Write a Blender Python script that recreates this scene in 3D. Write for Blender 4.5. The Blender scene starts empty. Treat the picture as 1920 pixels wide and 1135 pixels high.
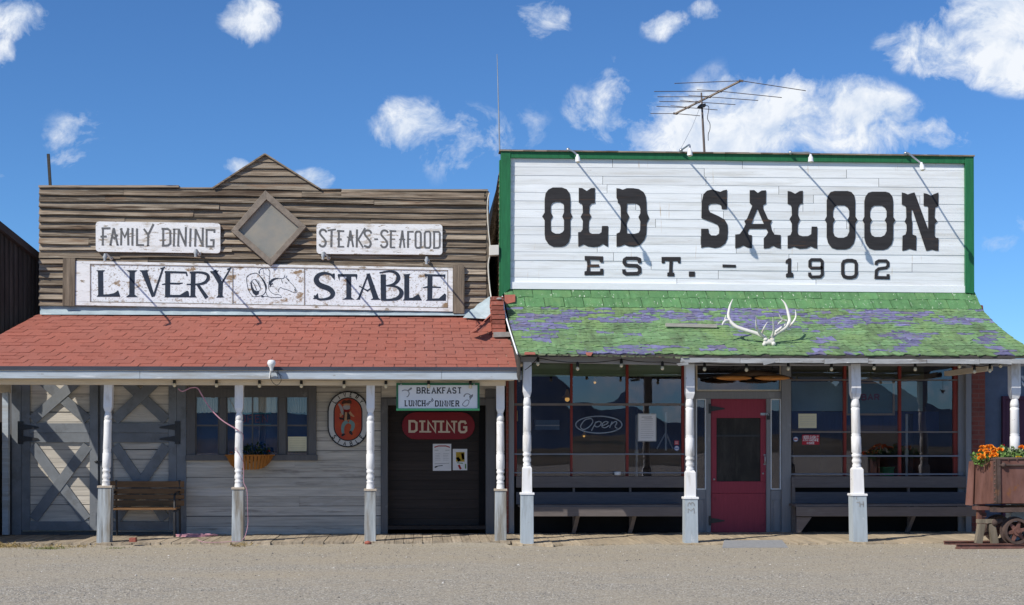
import bpy, bmesh, math, random
from mathutils import Vector, Matrix, noise
random.seed(7)
SC = bpy.context.scene
COL = SC.collection
PI = math.pi
def U(a, b): return random.uniform(a, b)

# ------------------------------------------------------------------ camera
F = 2690.0; HY = 829.0; D0 = 22.0; CZ = 1.4; YAW = math.radians(3.5)
cam = bpy.data.cameras.new("camera"); camo = bpy.data.objects.new("camera", cam); COL.objects.link(camo)
cam.sensor_width = 36; cam.lens = F/1920*36; cam.shift_y = (HY-567.5)/1920
cam.clip_start = .5; cam.clip_end = 20000
camo.location = (0, -D0, CZ); camo.rotation_euler = (PI/2, 0, -YAW)
SC.camera = camo
CS, SN = math.cos(YAW), math.sin(YAW)
def DIR(px, py):
    u = (px-960)/F; v = (HY-py)/F
    return Vector((SN+u*CS, CS-u*SN, v))
def P(px, py, Y=0.0):
    d = DIR(px, py); t = (Y+D0)/d.y
    return Vector((d.x*t, Y, CZ+d.z*t))
def X(px, Y=0.0): return P(px, 800, Y).x
def Z(py, Y=0.0, px=960): return P(px, py, Y).z
def ZX(*a): return [(p.x, p.z) for p in a]

# ------------------------------------------------------------------ objects
def thing(name, label, cat, loc=(0,0,0), group=None, kind=None):
    o = bpy.data.objects.new(name, None); COL.objects.link(o)
    o.location = loc; o.empty_display_size = .1
    tag(o, label, cat, group, kind)
    return o
def tag(o, label=None, cat=None, group=None, kind=None):
    if label: o['label'] = label
    if cat: o['category'] = cat
    if group: o['group'] = group
    if kind: o['kind'] = kind
    return o
def rootloc(p):
    while p is not None and p.parent is not None: p = p.parent
    return Vector(p.location) if p is not None else Vector((0,0,0))

class MB:
    def __init__(s): s.v = []; s.f = []; s.mi = []; s.m = 0; s.sm = set()
    def add(s, vs, fs, smooth=False):
        b = len(s.v); s.v += [Vector(v) for v in vs]
        for f in fs:
            if smooth: s.sm.add(len(s.f))
            s.f.append([i+b for i in f]); s.mi.append(s.m)
        return s
    def box(s, x0, x1, y0, y1, z0, z1):
        return s.hexa([(x0,y0,z0),(x1,y0,z0),(x1,y1,z0),(x0,y1,z0),(x0,y0,z1),(x1,y0,z1),(x1,y1,z1),(x0,y1,z1)])
    def hexa(s, p):
        return s.add(p, [(0,3,2,1),(4,5,6,7),(0,1,5,4),(1,2,6,5),(2,3,7,6),(3,0,4,7)])
    def bar(s, a, b, w, h, up=(0,0,1)):
        a = Vector(a); b = Vector(b); d = (b-a).normalized(); u = Vector(up)
        if abs(d.dot(u)) > .95: u = Vector((0,1,0))
        r = d.cross(u).normalized()*w/2; u = r.cross(d).normalized()*h/2
        return s.hexa([a-r-u, a+r-u, b+r-u, b-r-u, a-r+u, a+r+u, b+r+u, b-r+u])
    # boxes given in picture pixels on the plane Y = front, going th metres back
    def pbox(s, x0, y0, x1, y1, Y, th):
        return s.pprism([(x0,y0),(x1,y0),(x1,y1),(x0,y1)], Y, th)
    def pprism(s, pts, Y, th):
        f = [P(x, y, Y) for x, y in pts]
        return s.prism(f, Vector((0, th, 0)))
    def prism(s, f, off):
        n = len(f); b = [p+off for p in f]
        fs = [list(range(n))[::-1], list(range(n, 2*n))]
        fs += [(i, (i+1)%n, n+(i+1)%n, n+i) for i in range(n)]
        return s.add(list(f)+b, fs)
    def sheet(s, pts, Y):
        return s.add([P(x, y, Y) for x, y in pts], [list(range(len(pts)))[::-1]])
    def holed(s, loops, Y):
        bm = bmesh.new()
        for lp in loops:
            vs = [bm.verts.new(P(x, y, Y)) for x, y in lp]
            for i in range(len(vs)): bm.edges.new((vs[i], vs[(i+1)%len(vs)]))
        bmesh.ops.triangle_fill(bm, edges=bm.edges[:], use_beauty=True, use_dissolve=False, normal=(0,-1,0))
        bm.verts.index_update()
        s.add([v.co.copy() for v in bm.verts], [[v.index for v in f.verts] for f in bm.faces])
        bm.free(); return s
    def ribbon(s, pts, w, Y, closed=False, smooth=0):
        """painted stroke in picture pixels on plane Y; w one width or one per point"""
        pts = [Vector((p[0], p[1])) for p in pts]
        ws = list(w) if isinstance(w, (list, tuple)) else [w]*len(pts)
        if smooth: pts, ws = catmull(pts, ws, smooth, closed)
        n = len(pts); L = []; R = []
        for i in range(n):
            a = pts[i-1] if (i > 0 or closed) else None
            b = pts[(i+1)%n] if (i < n-1 or closed) else None
            d1 = (pts[i]-a).normalized() if a is not None else None
            d2 = (b-pts[i]).normalized() if b is not None else None
            d = (d1+d2) if (d1 is not None and d2 is not None) else (d1 if d1 is not None else d2)
            if d.length < .2: d = d2
            d = d.normalized(); k = 1
            if d1 is not None and d2 is not None: k = min(1.6, 1/max(.4, d.dot(d1)))
            nn = Vector((-d.y, d.x))*ws[i]/2*k
            L.append(pts[i]+nn); R.append(pts[i]-nn)
        vs = [P(p.x, p.y, Y) for p in L]+[P(p.x, p.y, Y) for p in R]
        m = n if closed else n-1
        return s.add(vs, [(i, n+i, n+(i+1)%n, (i+1)%n) for i in range(m)])
    def tube(s, pts, r, n=8, closed=False, cap=True):
        pts = [Vector(p) for p in pts]; rs = list(r) if isinstance(r, (list, tuple)) else [r]*len(pts)
        N = len(pts); vs = []; up = None
        for i in range(N):
            a = pts[i-1] if (i > 0 or closed) else pts[i]; b = pts[(i+1)%N] if (i < N-1 or closed) else pts[i]
            d = (b-a).normalized()
            if up is None:
                up = Vector((0,0,1)) if abs(d.z) < .9 else Vector((0,1,0))
            rr = d.cross(up).normalized(); up = rr.cross(d).normalized()
            for k in range(n):
                t = 2*PI*k/n; vs.append(pts[i]+(rr*math.cos(t)+up*math.sin(t))*rs[i])
        fs = []
        for i in range(N if closed else N-1):
            j = (i+1)%N
            for k in range(n): fs.append((i*n+k, i*n+(k+1)%n, j*n+(k+1)%n, j*n+k))
        s.add(vs, fs, smooth=n > 5)
        if cap and not closed: s.add(vs[:n], [list(range(n))[::-1]]); s.add(vs[-n:], [list(range(n))])
        return s
    def loft(s, a, b, prof, n=16, rot=0):
        """rings of (t along a->b, radius); a->b roughly vertical"""
        a = Vector(a); b = Vector(b); vs = []
        for t, r in prof:
            c = a.lerp(b, t)
            for k in range(n):
                q = 2*PI*k/n+rot; vs.append(c+Vector((math.cos(q)*r, math.sin(q)*r, 0)))
        m = len(prof); fs = []
        for i in range(m-1):
            for k in range(n): fs.append((i*n+k, i*n+(k+1)%n, (i+1)*n+(k+1)%n, (i+1)*n+k))
        s.add(vs, fs, smooth=n > 5)
        s.add(vs[:n], [list(range(n))]); s.add(vs[-n:], [list(range(n))[::-1]])
        return s
    def ball(s, c, r, n=8, sq=(1,1,1), jit=0):
        c = Vector(c); vs = []; m = max(4, n//2+1)
        for i in range(m+1):
            th = PI*i/m
            for k in range(n):
                q = 2*PI*k/n; j = 1+U(-jit, jit)
                vs.append(c+Vector((math.sin(th)*math.cos(q)*r*sq[0]*j, math.sin(th)*math.sin(q)*r*sq[1]*j, math.cos(th)*r*sq[2]*j)))
        fs = [(i*n+k, i*n+(k+1)%n, (i+1)*n+(k+1)%n, (i+1)*n+k) for i in range(m) for k in range(n)]
        return s.add(vs, fs, smooth=True)
    def build(s, name, mats, parent=None, label=None, bevel=0):
        L = rootloc(parent)
        me = bpy.data.meshes.new(name)
        me.from_pydata([v-L for v in s.v], [], s.f)
        if not isinstance(mats, (list, tuple)): mats = [mats]
        for m in mats: me.materials.append(m)
        for i, p in enumerate(me.polygons):
            p.material_index = s.mi[i]; p.use_smooth = i in s.sm
        bm = bmesh.new(); bm.from_mesh(me)
        bmesh.ops.recalc_face_normals(bm, faces=bm.faces)
        bm.to_mesh(me); bm.free()
        o = bpy.data.objects.new(name, me); COL.objects.link(o)
        if parent is not None: o.parent = parent
        if label: o['label'] = label
        if bevel:
            b = o.modifiers.new('bevel', 'BEVEL'); b.width = bevel; b.segments = 2; b.limit_method = 'ANGLE'; b.harden_normals = False
        return o
def catmull(pts, ws, k, closed=False):
    n = len(pts); o = []; ow = []
    rng = range(n if closed else n-1)
    for i in rng:
        g = (lambda j: j % n) if closed else (lambda j: max(0, min(n-1, j)))
        p0, p1, p2, p3 = pts[g(i-1)], pts[i], pts[g(i+1)], pts[g(i+2)]
        for q in range(k):
            t = q/k
            o.append(.5*((2*p1)+(p2-p0)*t+(2*p0-5*p1+4*p2-p3)*t*t+(3*p1-p0-3*p2+p3)*t**3))
            ow.append(ws[i]*(1-t)+ws[g(i+1)]*t)
    if not closed: o.append(pts[-1]); ow.append(ws[-1])
    return o, ow
def cat3(pts, k=6, closed=False):
    pts = [Vector(p) for p in pts]
    return catmull(pts, [1]*len(pts), k, closed)[0]
def simple(name, label, cat, mb, mat, group=None, kind=None, bevel=0):
    o = mb.build(name, mat, None, None, bevel)
    vs = [v.co for v in o.data.vertices]
    mn = Vector((sum(v.x for v in vs)/len(vs), sum(v.y for v in vs)/len(vs), min(v.z for v in vs)))
    o.data.transform(Matrix.Translation(-mn)); o.location = mn
    return tag(o, label, cat, group, kind)

# ------------------------------------------------------------------ materials
def srgb(r, g, b):
    f = lambda c: c/12.92 if c <= .04045 else ((c+.055)/1.055)**2.4
    return tuple(f(c/255) for c in (r, g, b))
class NT:
    def __init__(s, nt): s.nt = nt; nt.nodes.clear()
    def n(s, t, **kw):
        nd = s.nt.nodes.new(t)
        for k, v in kw.items():
            if k.startswith('i_'):
                key = k[2:]; key = int(key) if key.isdigit() else key.replace('_', ' ')
                s.set(nd.inputs[key], v)
            else: setattr(nd, k, v)
        return nd
    def set(s, inp, v):
        if isinstance(v, bpy.types.NodeSocket): s.nt.links.new(v, inp)
        elif isinstance(v, bpy.types.Node): s.nt.links.new(v.outputs[0], inp)
        else:
            if isinstance(v, tuple) and len(v) == 3 and inp.type == 'RGBA': v = (*v, 1)
            inp.default_value = v
    def math(s, op, a, b=0, c=None, clamp=False):
        nd = s.nt.nodes.new('ShaderNodeMath'); nd.operation = op; nd.use_clamp = clamp
        s.set(nd.inputs[0], a); s.set(nd.inputs[1], b)
        if c is not None: s.set(nd.inputs[2], c)
        return nd.outputs[0]
    def vmath(s, op, a, b=(0,0,0), sc=None):
        nd = s.nt.nodes.new('ShaderNodeVectorMath'); nd.operation = op
        s.set(nd.inputs[0], a)
        if sc is not None: s.set(nd.inputs['Scale'], sc)
        else: s.set(nd.inputs[1], b)
        return nd.outputs['Value'] if op in ('LENGTH', 'DOT_PRODUCT') else nd.outputs[0]
    def mr(s, v, a, b, c=0., d=1., smooth=False):
        nd = s.nt.nodes.new('ShaderNodeMapRange')
        if smooth: nd.interpolation_type = 'SMOOTHSTEP'
        s.set(nd.inputs[0], v)
        for i, q in enumerate((a, b, c, d)): s.set(nd.inputs[i+1], q)
        return nd.outputs[0]
    def mix(s, f, a, b, mode='MIX'):
        nd = s.nt.nodes.new('ShaderNodeMix'); nd.data_type = 'RGBA'; nd.blend_type = mode
        s.set(nd.inputs[0], f); s.set(nd.inputs[6], a); s.set(nd.inputs[7], b)
        return nd.outputs[2]
    def noise(s, vec, scale, detail=5, rough=.6, dist=0):
        nd = s.n('ShaderNodeTexNoise'); nd.inputs['Scale'].default_value = scale
        nd.inputs['Detail'].default_value = detail; nd.inputs['Roughness'].default_value = rough
        nd.inputs['Distortion'].default_value = dist
        s.nt.links.new(vec, nd.inputs['Vector']); return nd.outputs[0]
    def mapping(s, vec, st, loc=(0,0,0)):
        nd = s.n('ShaderNodeMapping'); nd.inputs['Scale'].default_value = st; nd.inputs['Location'].default_value = loc
        s.nt.links.new(vec, nd.inputs['Vector']); return nd.outputs[0]
def newmat(name):
    m = bpy.data.materials.new(name); m.use_nodes = True
    return m, NT(m.node_tree)
def M(name, c, rough=.8, var=.2, sc=6, st=(1,1,1), isl=0, hue=0, bump=0, patch=(), metal=0, spec=.3, isl2=None, seams=None):
    m, t = newmat(name)
    tc = t.n('ShaderNodeTexCoord').outputs['Object']
    geo = t.n('ShaderNodeNewGeometry')
    vec = tc
    if isl:  # every board / shingle gets its own piece of grain
        off = t.n('ShaderNodeCombineXYZ', i_0=t.math('MULTIPLY', geo.outputs['Random Per Island'], 37.), i_1=t.math('MULTIPLY', geo.outputs['Random Per Island'], 91.))
        vec = t.vmath('ADD', tc, off.outputs[0])
    v1 = t.mapping(vec, st)
    n1 = t.noise(v1, sc, 7, .65)
    col = t.mix(t.mr(n1, .3, .7), tuple(q*(1-var) for q in c), tuple(min(1, q*(1+var)) for q in c))
    if isl2 is not None:
        wn = t.n('ShaderNodeTexWhiteNoise', noise_dimensions='1D'); t.set(wn.inputs['W'], geo.outputs['Random Per Island'])
        col = t.mix(t.mr(wn.outputs[0], .45, .85), col, isl2)
    if isl:
        k = t.mr(geo.outputs['Random Per Island'], 0, 1, 1-isl, 1+isl)
        col = t.vmath('SCALE', col, sc=k)
    for pc in patch:
        c2, s2, thr, soft, st2 = pc[:5]
        n2 = t.noise(t.mapping(vec if len(pc) < 6 else tc, st2, (3.1*s2, 1.7, 5.3)), s2, 6, .65)
        col = t.mix(t.mr(n2, thr-soft, thr+soft), col, c2)
    if seams:   # (pitch, offset, half width) painted-over board joints
        z = t.n('ShaderNodeSeparateXYZ', i_0=tc).outputs[2]
        fr = t.math('FRACT', t.math('DIVIDE', t.math('SUBTRACT', z, seams[1]), seams[0]))
        d = t.math('ABSOLUTE', t.math('SUBTRACT', fr, .5))
        col = t.mix(t.mr(d, .5-seams[2], .5), col, tuple(q*.35 for q in c))
    b = t.n('ShaderNodeBsdfPrincipled', i_Roughness=rough, i_Metallic=float(metal))
    b.inputs['Specular IOR Level'].default_value = spec
    t.set(b.inputs['Base Color'], col)
    if bump:
        bp = t.n('ShaderNodeBump'); bp.inputs['Strength'].default_value = min(1, bump); bp.inputs['Distance'].default_value = .02
        t.set(bp.inputs['Height'], n1); t.set(b.inputs['Normal'], bp)
    o = t.n('ShaderNodeOutputMaterial'); t.set(o.inputs[0], b)
    return m
def glass(name, tint=(.75,.8,.85), refl=.09, rough=.0):
    m, t = newmat(name)
    tc = t.n('ShaderNodeTexCoord').outputs['Object']
    bp = t.n('ShaderNodeBump'); bp.inputs['Strength'].default_value = .035; bp.inputs['Distance'].default_value = .02
    t.set(bp.inputs['Height'], t.noise(tc, 1.5, 2, .4))
    tr = t.n('ShaderNodeBsdfTransparent', i_0=tint)
    gl = t.n('ShaderNodeBsdfGlossy', i_Roughness=rough); gl.inputs[0].default_value = (.88,.86,.95,1)
    t.set(gl.inputs['Normal'], bp)
    df = t.n('ShaderNodeBsdfDiffuse', i_0=(.35,.36,.38)); dm_ = t.n('ShaderNodeMixShader'); t.set(dm_.inputs[0], t.mr(t.noise(t.mapping(tc, (1.5,1,.5)), 2.2, 6, .65), .35, .8, .0, .07)); t.set(dm_.inputs[1], tr); t.set(dm_.inputs[2], df); tr = dm_
    fr = t.n('ShaderNodeFresnel', i_0=1.5)
    fac = t.math('ADD', t.math('MULTIPLY', fr, 1.0), refl, clamp=True)
    mx = t.n('ShaderNodeMixShader'); t.set(mx.inputs[0], fac); t.set(mx.inputs[1], tr); t.set(mx.inputs[2], gl)
    o = t.n('ShaderNodeOutputMaterial'); t.set(o.inputs[0], mx)
    return m
def emit(name, c, s):
    m, t = newmat(name)
    e = t.n('ShaderNodeEmission', i_0=c, i_1=float(s)); o = t.n('ShaderNodeOutputMaterial'); t.set(o.inputs[0], e)
    return m

H = (1, .25, 9)      # grain along x
V = (9, .25, .8)     # grain along z
WB = (.33,.27,.21)
m_oldwood = M('weathered_wood', (.205,.160,.118), .9, .8, 3.0, (.3,2,13), .5, bump=.6, isl2=(.30,.25,.195),
    patch=(((.05,.036,.027), 30, .655, .025, (.05,1,1.1)), ((.04,.03,.022), 9, .735, .02, (.8,1,2)), ((.10,.075,.055), 8, .57, .07, (.22,1,7)), ((.30,.265,.215), 11, .60, .06, (.25,1,8)), ((.06,.04,.027), 1.6, .60, .07, (.28,1,3.6)), ((.44,.375,.29), 2.4, .63, .09, (.4,2,8)), ((.035,.025,.02), 5, .71, .03, (.25,1,6)), ((.2,.11,.06), 1.1, .66, .06, (.5,1,3))))
m_oldwood_v = M('weathered_wood_upright', (.19,.155,.118), .9, .5, 3, (11,2,.5), .2, bump=.4, patch=(((.07,.05,.035), 1.2, .62, .08, (2,1,.4)),))
m_signwhite = M('chipped_white_paint', (.80,.815,.83), .75, .08, 5, (1,1,4), 0, bump=.15,
    patch=(((.30,.25,.19), 6., .615, .025, (1,1,3.2)), ((.52,.48,.42), 3.5, .60, .08, (1,1,3)), ((.16,.12,.085), 5., .70, .02, (.8,1,4))))
m_signworn = M('flaked_white_paint', (.79,.83,.875), .75, .08, 5, (1,1,2), 0, bump=.15,
    patch=(((.36,.32,.27), 26., .595, .05, (1,1,1.3)), ((.30,.21,.13), 4.5, .615, .04, (1,1,1.4)), ((.14,.11,.09), 34., .66, .03, (1,1,1))))
m_letgrey = M('faded_grey_lettering', (.135,.14,.145), .8, .3, 9, (1,1,3), patch=(((.32,.28,.23), 11., .66, .04, (1,1,3)),))
m_letnavy = M('navy_lettering', (.022,.033,.055), .7, .35, 9, (1,1,2), patch=(((.25,.2,.15), 22., .70, .03, (1,1,1.5)),))
m_ink = M('black_ink', (.03,.03,.035), .7, .3, 12)
m_inkgrey = M('grey_ink', (.22,.22,.23), .7, .3, 12)
m_flash = M('painted_flashing', (.35,.43,.47), .55, .18, 4, (1,1,3), bump=.1, patch=(((.62,.66,.68), 3, .66, .05, (1,1,4)), ((.22,.28,.32), 2, .66, .06, (1,1,3))))
m_fascia = M('peeling_white_fascia', (.42,.475,.53), .75, .14, 3, (.6,1,6), bump=.1, patch=(((.25,.24,.23), 5, .68, .03, (1,1,4)), ((.33,.33,.32), 2.3, .58, .1, (.5,1,5)), ((.66,.69,.72), 2.6, .66, .06, (.6,1,6))))
m_header = M('cream_header_paint', (.72,.63,.50), .8, .1, 3, (.5,1,4))
m_dripshadow = M('shadow_dark_drip_edge', (.05,.055,.075), .6, .3, 4, (.5,1,3))  # dark tone paints the shadow strip under the shingle edge
m_shred = M('red_asphalt_shingle', (.335,.108,.077), .95, .13, 60, (1,1,1), .09, bump=.3, patch=(((.30,.115,.088), .9, .55, .2, (1,1,1), 0), ((.22,.07,.055), 90, .63, .05, (1,1,1)), ((.335,.122,.095), 1.6, .62, .1, (2.5,1,.5), 0)))
m_shgreen = M('green_painted_shingle', (.148,.262,.122), .9, .22, 9, (1,1,1), .24, bump=.35, patch=(((.20,.31,.115), 1.2, .55, .12, (1,1,1), 0), ((.17,.165,.13), 13, .62, .03, (1,1.5,1)), ((.10,.15,.075), 1.3, .58, .1, (5,1,.7), 0), ((.12,.11,.24), 6, .665, .025, (.8,1.5,1))))
m_shpurple = M('purple_bared_shingle', (.155,.152,.285), .9, .25, 7, (1,1,1), .28, bump=.3, patch=(((.15,.28,.11), 6, .56, .03, (.8,1.2,1)), ((.17,.15,.19), 5, .6, .08, (1,1,1))))
m_apron = M('green_apron_shingle', (.10,.23,.095), .9, .2, 8, (1,1,1), .14, bump=.3, patch=(((.62,.67,.57), 20, .645, .02, (1.8,1,.35)),((.13,.25,.10), 3, .6, .1, (1,1,1))))
m_roofunder = M('dark_roof_boards', (.06,.055,.05), .9, .3, 4, H)
m_green = M('green_trim_paint', (.022,.15,.06), .5, .2, 4, V, bump=.1, patch=(((.015,.08,.035), 2, .66, .06, (2,1,.6)),))
m_white = M('white_painted_boards', (.785,.82,.845), .7, .06, 3, (.5,1,7), .075, bump=.12, patch=(((.62,.63,.62), 2.2, .6, .1, (.35,1,5)), ((.45,.42,.38), 9, .70, .02, (.4,1,5)), ((.60,.52,.42), 2.5, .69, .04, (7,1,.5), 0), ((.25,.2,.16), 14, .755, .012, (1,1,1), 0)))
m_whitetrim = M('white_trim', (.80,.835,.86), .6, .05, 4, H)
m_black = M('black_sign_paint', (.028,.028,.032), .75, .35, 5, (.5,1,6), patch=(((.10,.055,.035), 3, .68, .04, (.4,1,6)),))
m_siding = M('grey_washed_siding', (.47,.44,.39), .85, .22, 3.5, (.5,1,9), .13, bump=.3, patch=(((.22,.2,.18), 2.2, .64, .08, (.5,1,5)), ((.54,.52,.49), 1.8, .64, .08, (.8,1,2.5))))
m_barnboard = M('bare_barn_boards', (.56,.52,.46), .85, .2, 3.5, (.5,1,9), .12, bump=.3, patch=(((.26,.23,.2), 2.4, .66, .06, (.5,1,6)),))
m_barngrey = M('blue_grey_barn_trim', (.18,.197,.22), .75, .18, 4, (1,1,1), .1, bump=.15, patch=(((.36,.37,.37), 3, .68, .06, (1,1,1)), ((.1,.105,.115), 3, .64, .08, (1,1,1))))
m_casing = M('dark_grey_casing', (.115,.115,.12), .7, .15, 4, V, patch=(((.2,.2,.21), 3, .68, .05, (1,1,1)),))
m_ironblk = M('black_iron', (.02,.02,.022), .45, .3, 20, spec=.5)
m_postwhite = M('peeling_white_post', (.78,.78,.79), .6, .05, 4, (4,4,.8), bump=.08, patch=(((.12,.105,.09), 8, .69, .015, (1.4,1.4,1)), ((.58,.56,.53), 4, .60, .06, (2,2,.5)), ((.3,.28,.25), 16, .70, .02, (1,1,1.6))))
m_postbase = M('weathered_post_base', (.36,.395,.42), .8, .4, 3.5, (7,7,.5), bump=.25, patch=(((.2,.175,.14), 1.7, .54, .1, (5,5,.5)), ((.10,.09,.08), 2.5, .64, .04, (8,8,.5))))
m_postblue = M('blue_grey_post_base', (.38,.435,.48), .65, .12, 4, (4,4,.5), patch=(((.27,.30,.32), 2.5, .60, .07, (3,3,.5)), ((.55,.58,.6), 6, .68, .03, (1,1,.6)), ((.2,.2,.2), 8, .72, .02, (2,2,1)),))
m_capwood = M('bare_wood_cap', (.42,.36,.29), .85, .2, 6)
m_deck = M('silver_deck_planks', (.36,.30,.225), .9, .35, 3, (9,.4,1), .16, bump=.3, patch=(((.2,.165,.125), 2, .62, .08, (4,.4,1)),))
m_decknew = M('tan_deck_planks', (.42,.345,.245), .9, .28, 3, (9,.4,1), .14, bump=.3, patch=(((.3,.25,.19), 2, .62, .08, (3,.4,1)),))
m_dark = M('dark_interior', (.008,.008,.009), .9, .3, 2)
m_doorbrown = M('dark_brown_boards', (.028,.02,.017), .65, .35, 3, (.5,1,8), .15)
m_red = M('red_mullion_paint', (.24,.035,.025), .55, .2, 5, V)
m_reddoor = M('raspberry_door_paint', (.29,.035,.06), .5, .14, 4, V, patch=(((.16,.02,.035), 2, .64, .06, (1,1,1)),))
m_saloongrey = M('grey_lilac_paint', (.24,.245,.26), .65, .1, 4, V, patch=(((.33,.34,.36), 3, .66, .06, (1,1,1)),))
m_bench = M('brown_grey_bench_paint', (.145,.125,.12), .6, .15, 4, H, patch=(((.18,.165,.155), 3, .66, .05, (.5,1,4)),))
m_benchnavy = M('dark_slate_bench_paint', (.085,.085,.10), .6, .15, 4, H)
m_rail = M('steel_blue_rail', (.20,.22,.27), .5, .15, 5, H)
m_brown_rail = M('grey_brown_rail', (.20,.175,.165), .6, .15, 5, H)
m_glass = glass('window_glass', (.9,.92,.92), refl=.085)
m_glass2 = glass('livery_window_glass', (.9,.92,.92), refl=.055)
m_curtain = M('lace_curtain', (.5,.5,.47), .9, .15, 12, (6,1,.6))
m_bluecurtain = M('navy_blind', (.008,.065,.18), .8, .2, 4)
m_blind = M('green_blind', (.32,.46,.28), .7, .12, 3, (.3,1,12))
m_teal = M('teal_board', (.17,.27,.30), .7, .15, 2)
m_paper = M('cream_paper', (.72,.68,.48), .8, .08, 3)
m_paperw = M('white_paper', (.72,.72,.74), .8, .06, 3)
m_signred = M('deep_red_sign', (.20,.006,.014), .45, .1, 3)
m_cream = M('cream_lettering', (.62,.52,.42), .6, .05, 3)
m_stripe = M('silver_grey_sign_band', (.52,.53,.54), .6, .1, 5)
m_woodframe = M('grey_wood_frame', (.235,.20,.165), .85, .3, 4, (2,2,2), bump=.3)
m_diamond = M('faded_board', (.245,.25,.235), .6, .1, 1.5, (1,1,1), patch=(((.33,.30,.25), 2.2, .56, .14, (1,1,1)),))
m_steel = M('galvanised_steel', (.42,.43,.44), .4, .15, 8, metal=.7)
m_lampwhite = M('white_lamp', (.75,.76,.77), .35, .04, 5, spec=.5)
m_bulb = M('clear_bulb', (.72,.64,.46), .15, .05, 5, spec=.6)
m_lampbulb = emit('lit_bulb', (1,.55,.15), .6)
m_cable = M('black_cable', (.015,.015,.015), .6, .2, 5)
m_pink = M('pink_hose', (.52,.27,.34), .6, .15, 5)
m_antler = M('bleached_antler', (.70,.685,.65), .6, .08, 12, patch=(((.42,.36,.29), 7, .62, .06, (1,1,1)),))
m_bone = M('bleached_bone', (.7,.68,.63), .7, .15, 14, patch=(((.3,.25,.19), 10, .62, .06, (1,1,1)),))
m_benchwood = M('brown_slats', (.20,.105,.045), .6, .3, 4, H, .15)
m_orange = M('orange_slat_wood', (.36,.135,.022), .55, .25, 5, V, .16)
m_leaf = M('leaf_green', (.10,.19,.04), .7, .4, 8, isl=.4)
m_leafpale = M('pale_leaf', (.20,.27,.12), .7, .3, 8, isl=.4)
m_rust = M('rusted_iron', (.135,.063,.05), .85, .28, 5, (1.5,1.5,.6), bump=.3, patch=(((.205,.105,.09), 2.2, .56, .12, (1.5,1.5,.5)), ((.21,.085,.035), 4, .64, .05, (1,1,1)), ((.08,.042,.033), 5, .67, .04, (1,1,1))))
m_rustdark = M('dark_rusted_iron', (.085,.058,.05), .8, .35, 8, bump=.3, patch=(((.16,.08,.045), 6, .62, .06, (1,1,1)),))
m_oldbeam = M('grey_timber', (.30,.26,.21), .9, .35, 4, (6,6,.6), bump=.3)
m_barnblack = M('charcoal_siding', (.055,.045,.04), .8, .3, 3, V, .2)
m_bluewall = M('slate_blue_stucco', (.115,.15,.215), .85, .1, 6, bump=.1, patch=(((.095,.12,.17), 1.3, .58, .1, (1,1,1)),))
m_purple = M('plum_shutter_paint', (.075,.025,.055), .6, .12, 4, V)
m_box = M('beige_enamel', (.68,.66,.6), .45, .06, 4)
m_concrete = M('grey_concrete', (.33,.32,.30), .9, .2, 9, bump=.2)
m_greenmat = M('grey_mat', (.26,.265,.275), .9, .12, 20)
m_white2 = M('plain_white', (.75,.76,.78), .5, .04, 5)
def brickmat():
    m, t = newmat('red_brick')
    tc = t.n('ShaderNodeTexCoord').outputs['Object']
    s = t.n('ShaderNodeSeparateXYZ', i_0=tc)
    v = t.n('ShaderNodeCombineXYZ', i_0=t.math('ADD', s.outputs[0], s.outputs[1]), i_1=s.outputs[2])
    br = t.n('ShaderNodeTexBrick', i_Scale=1.0, i_Color1=(.22,.05,.035), i_Color2=(.15,.035,.028), i_Mortar=(.17,.10,.085))
    br.inputs['Brick Width'].default_value = .21; br.inputs['Row Height'].default_value = .072; br.inputs['Mortar Size'].default_value = .007
    t.set(br.inputs['Vector'], v)
    n = t.noise(tc, 9, 5)
    col = t.mix(t.mr(n, .3, .75), br.outputs[0], (.28,.10,.075)); col = t.mix(.6, br.outputs[0], col)
    b = t.n('ShaderNodeBsdfPrincipled', i_Roughness=.9); t.set(b.inputs['Base Color'], col)
    bp = t.n('ShaderNodeBump'); bp.inputs['Strength'].default_value = .5; bp.inputs['Distance'].default_value = .01
    t.set(bp.inputs['Height'], t.math('SUBTRACT', 1, br.outputs[1])); t.set(b.inputs['Normal'], bp)
    o = t.n('ShaderNodeOutputMaterial'); t.set(o.inputs[0], b); return m
m_brick = brickmat()
m_brick1 = M('loose_brick', (.32,.105,.075), .9, .25, 14, isl=.3, bump=.3, patch=(((.45,.38,.32), 9, .64, .05, (1,1,1)),))
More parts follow.
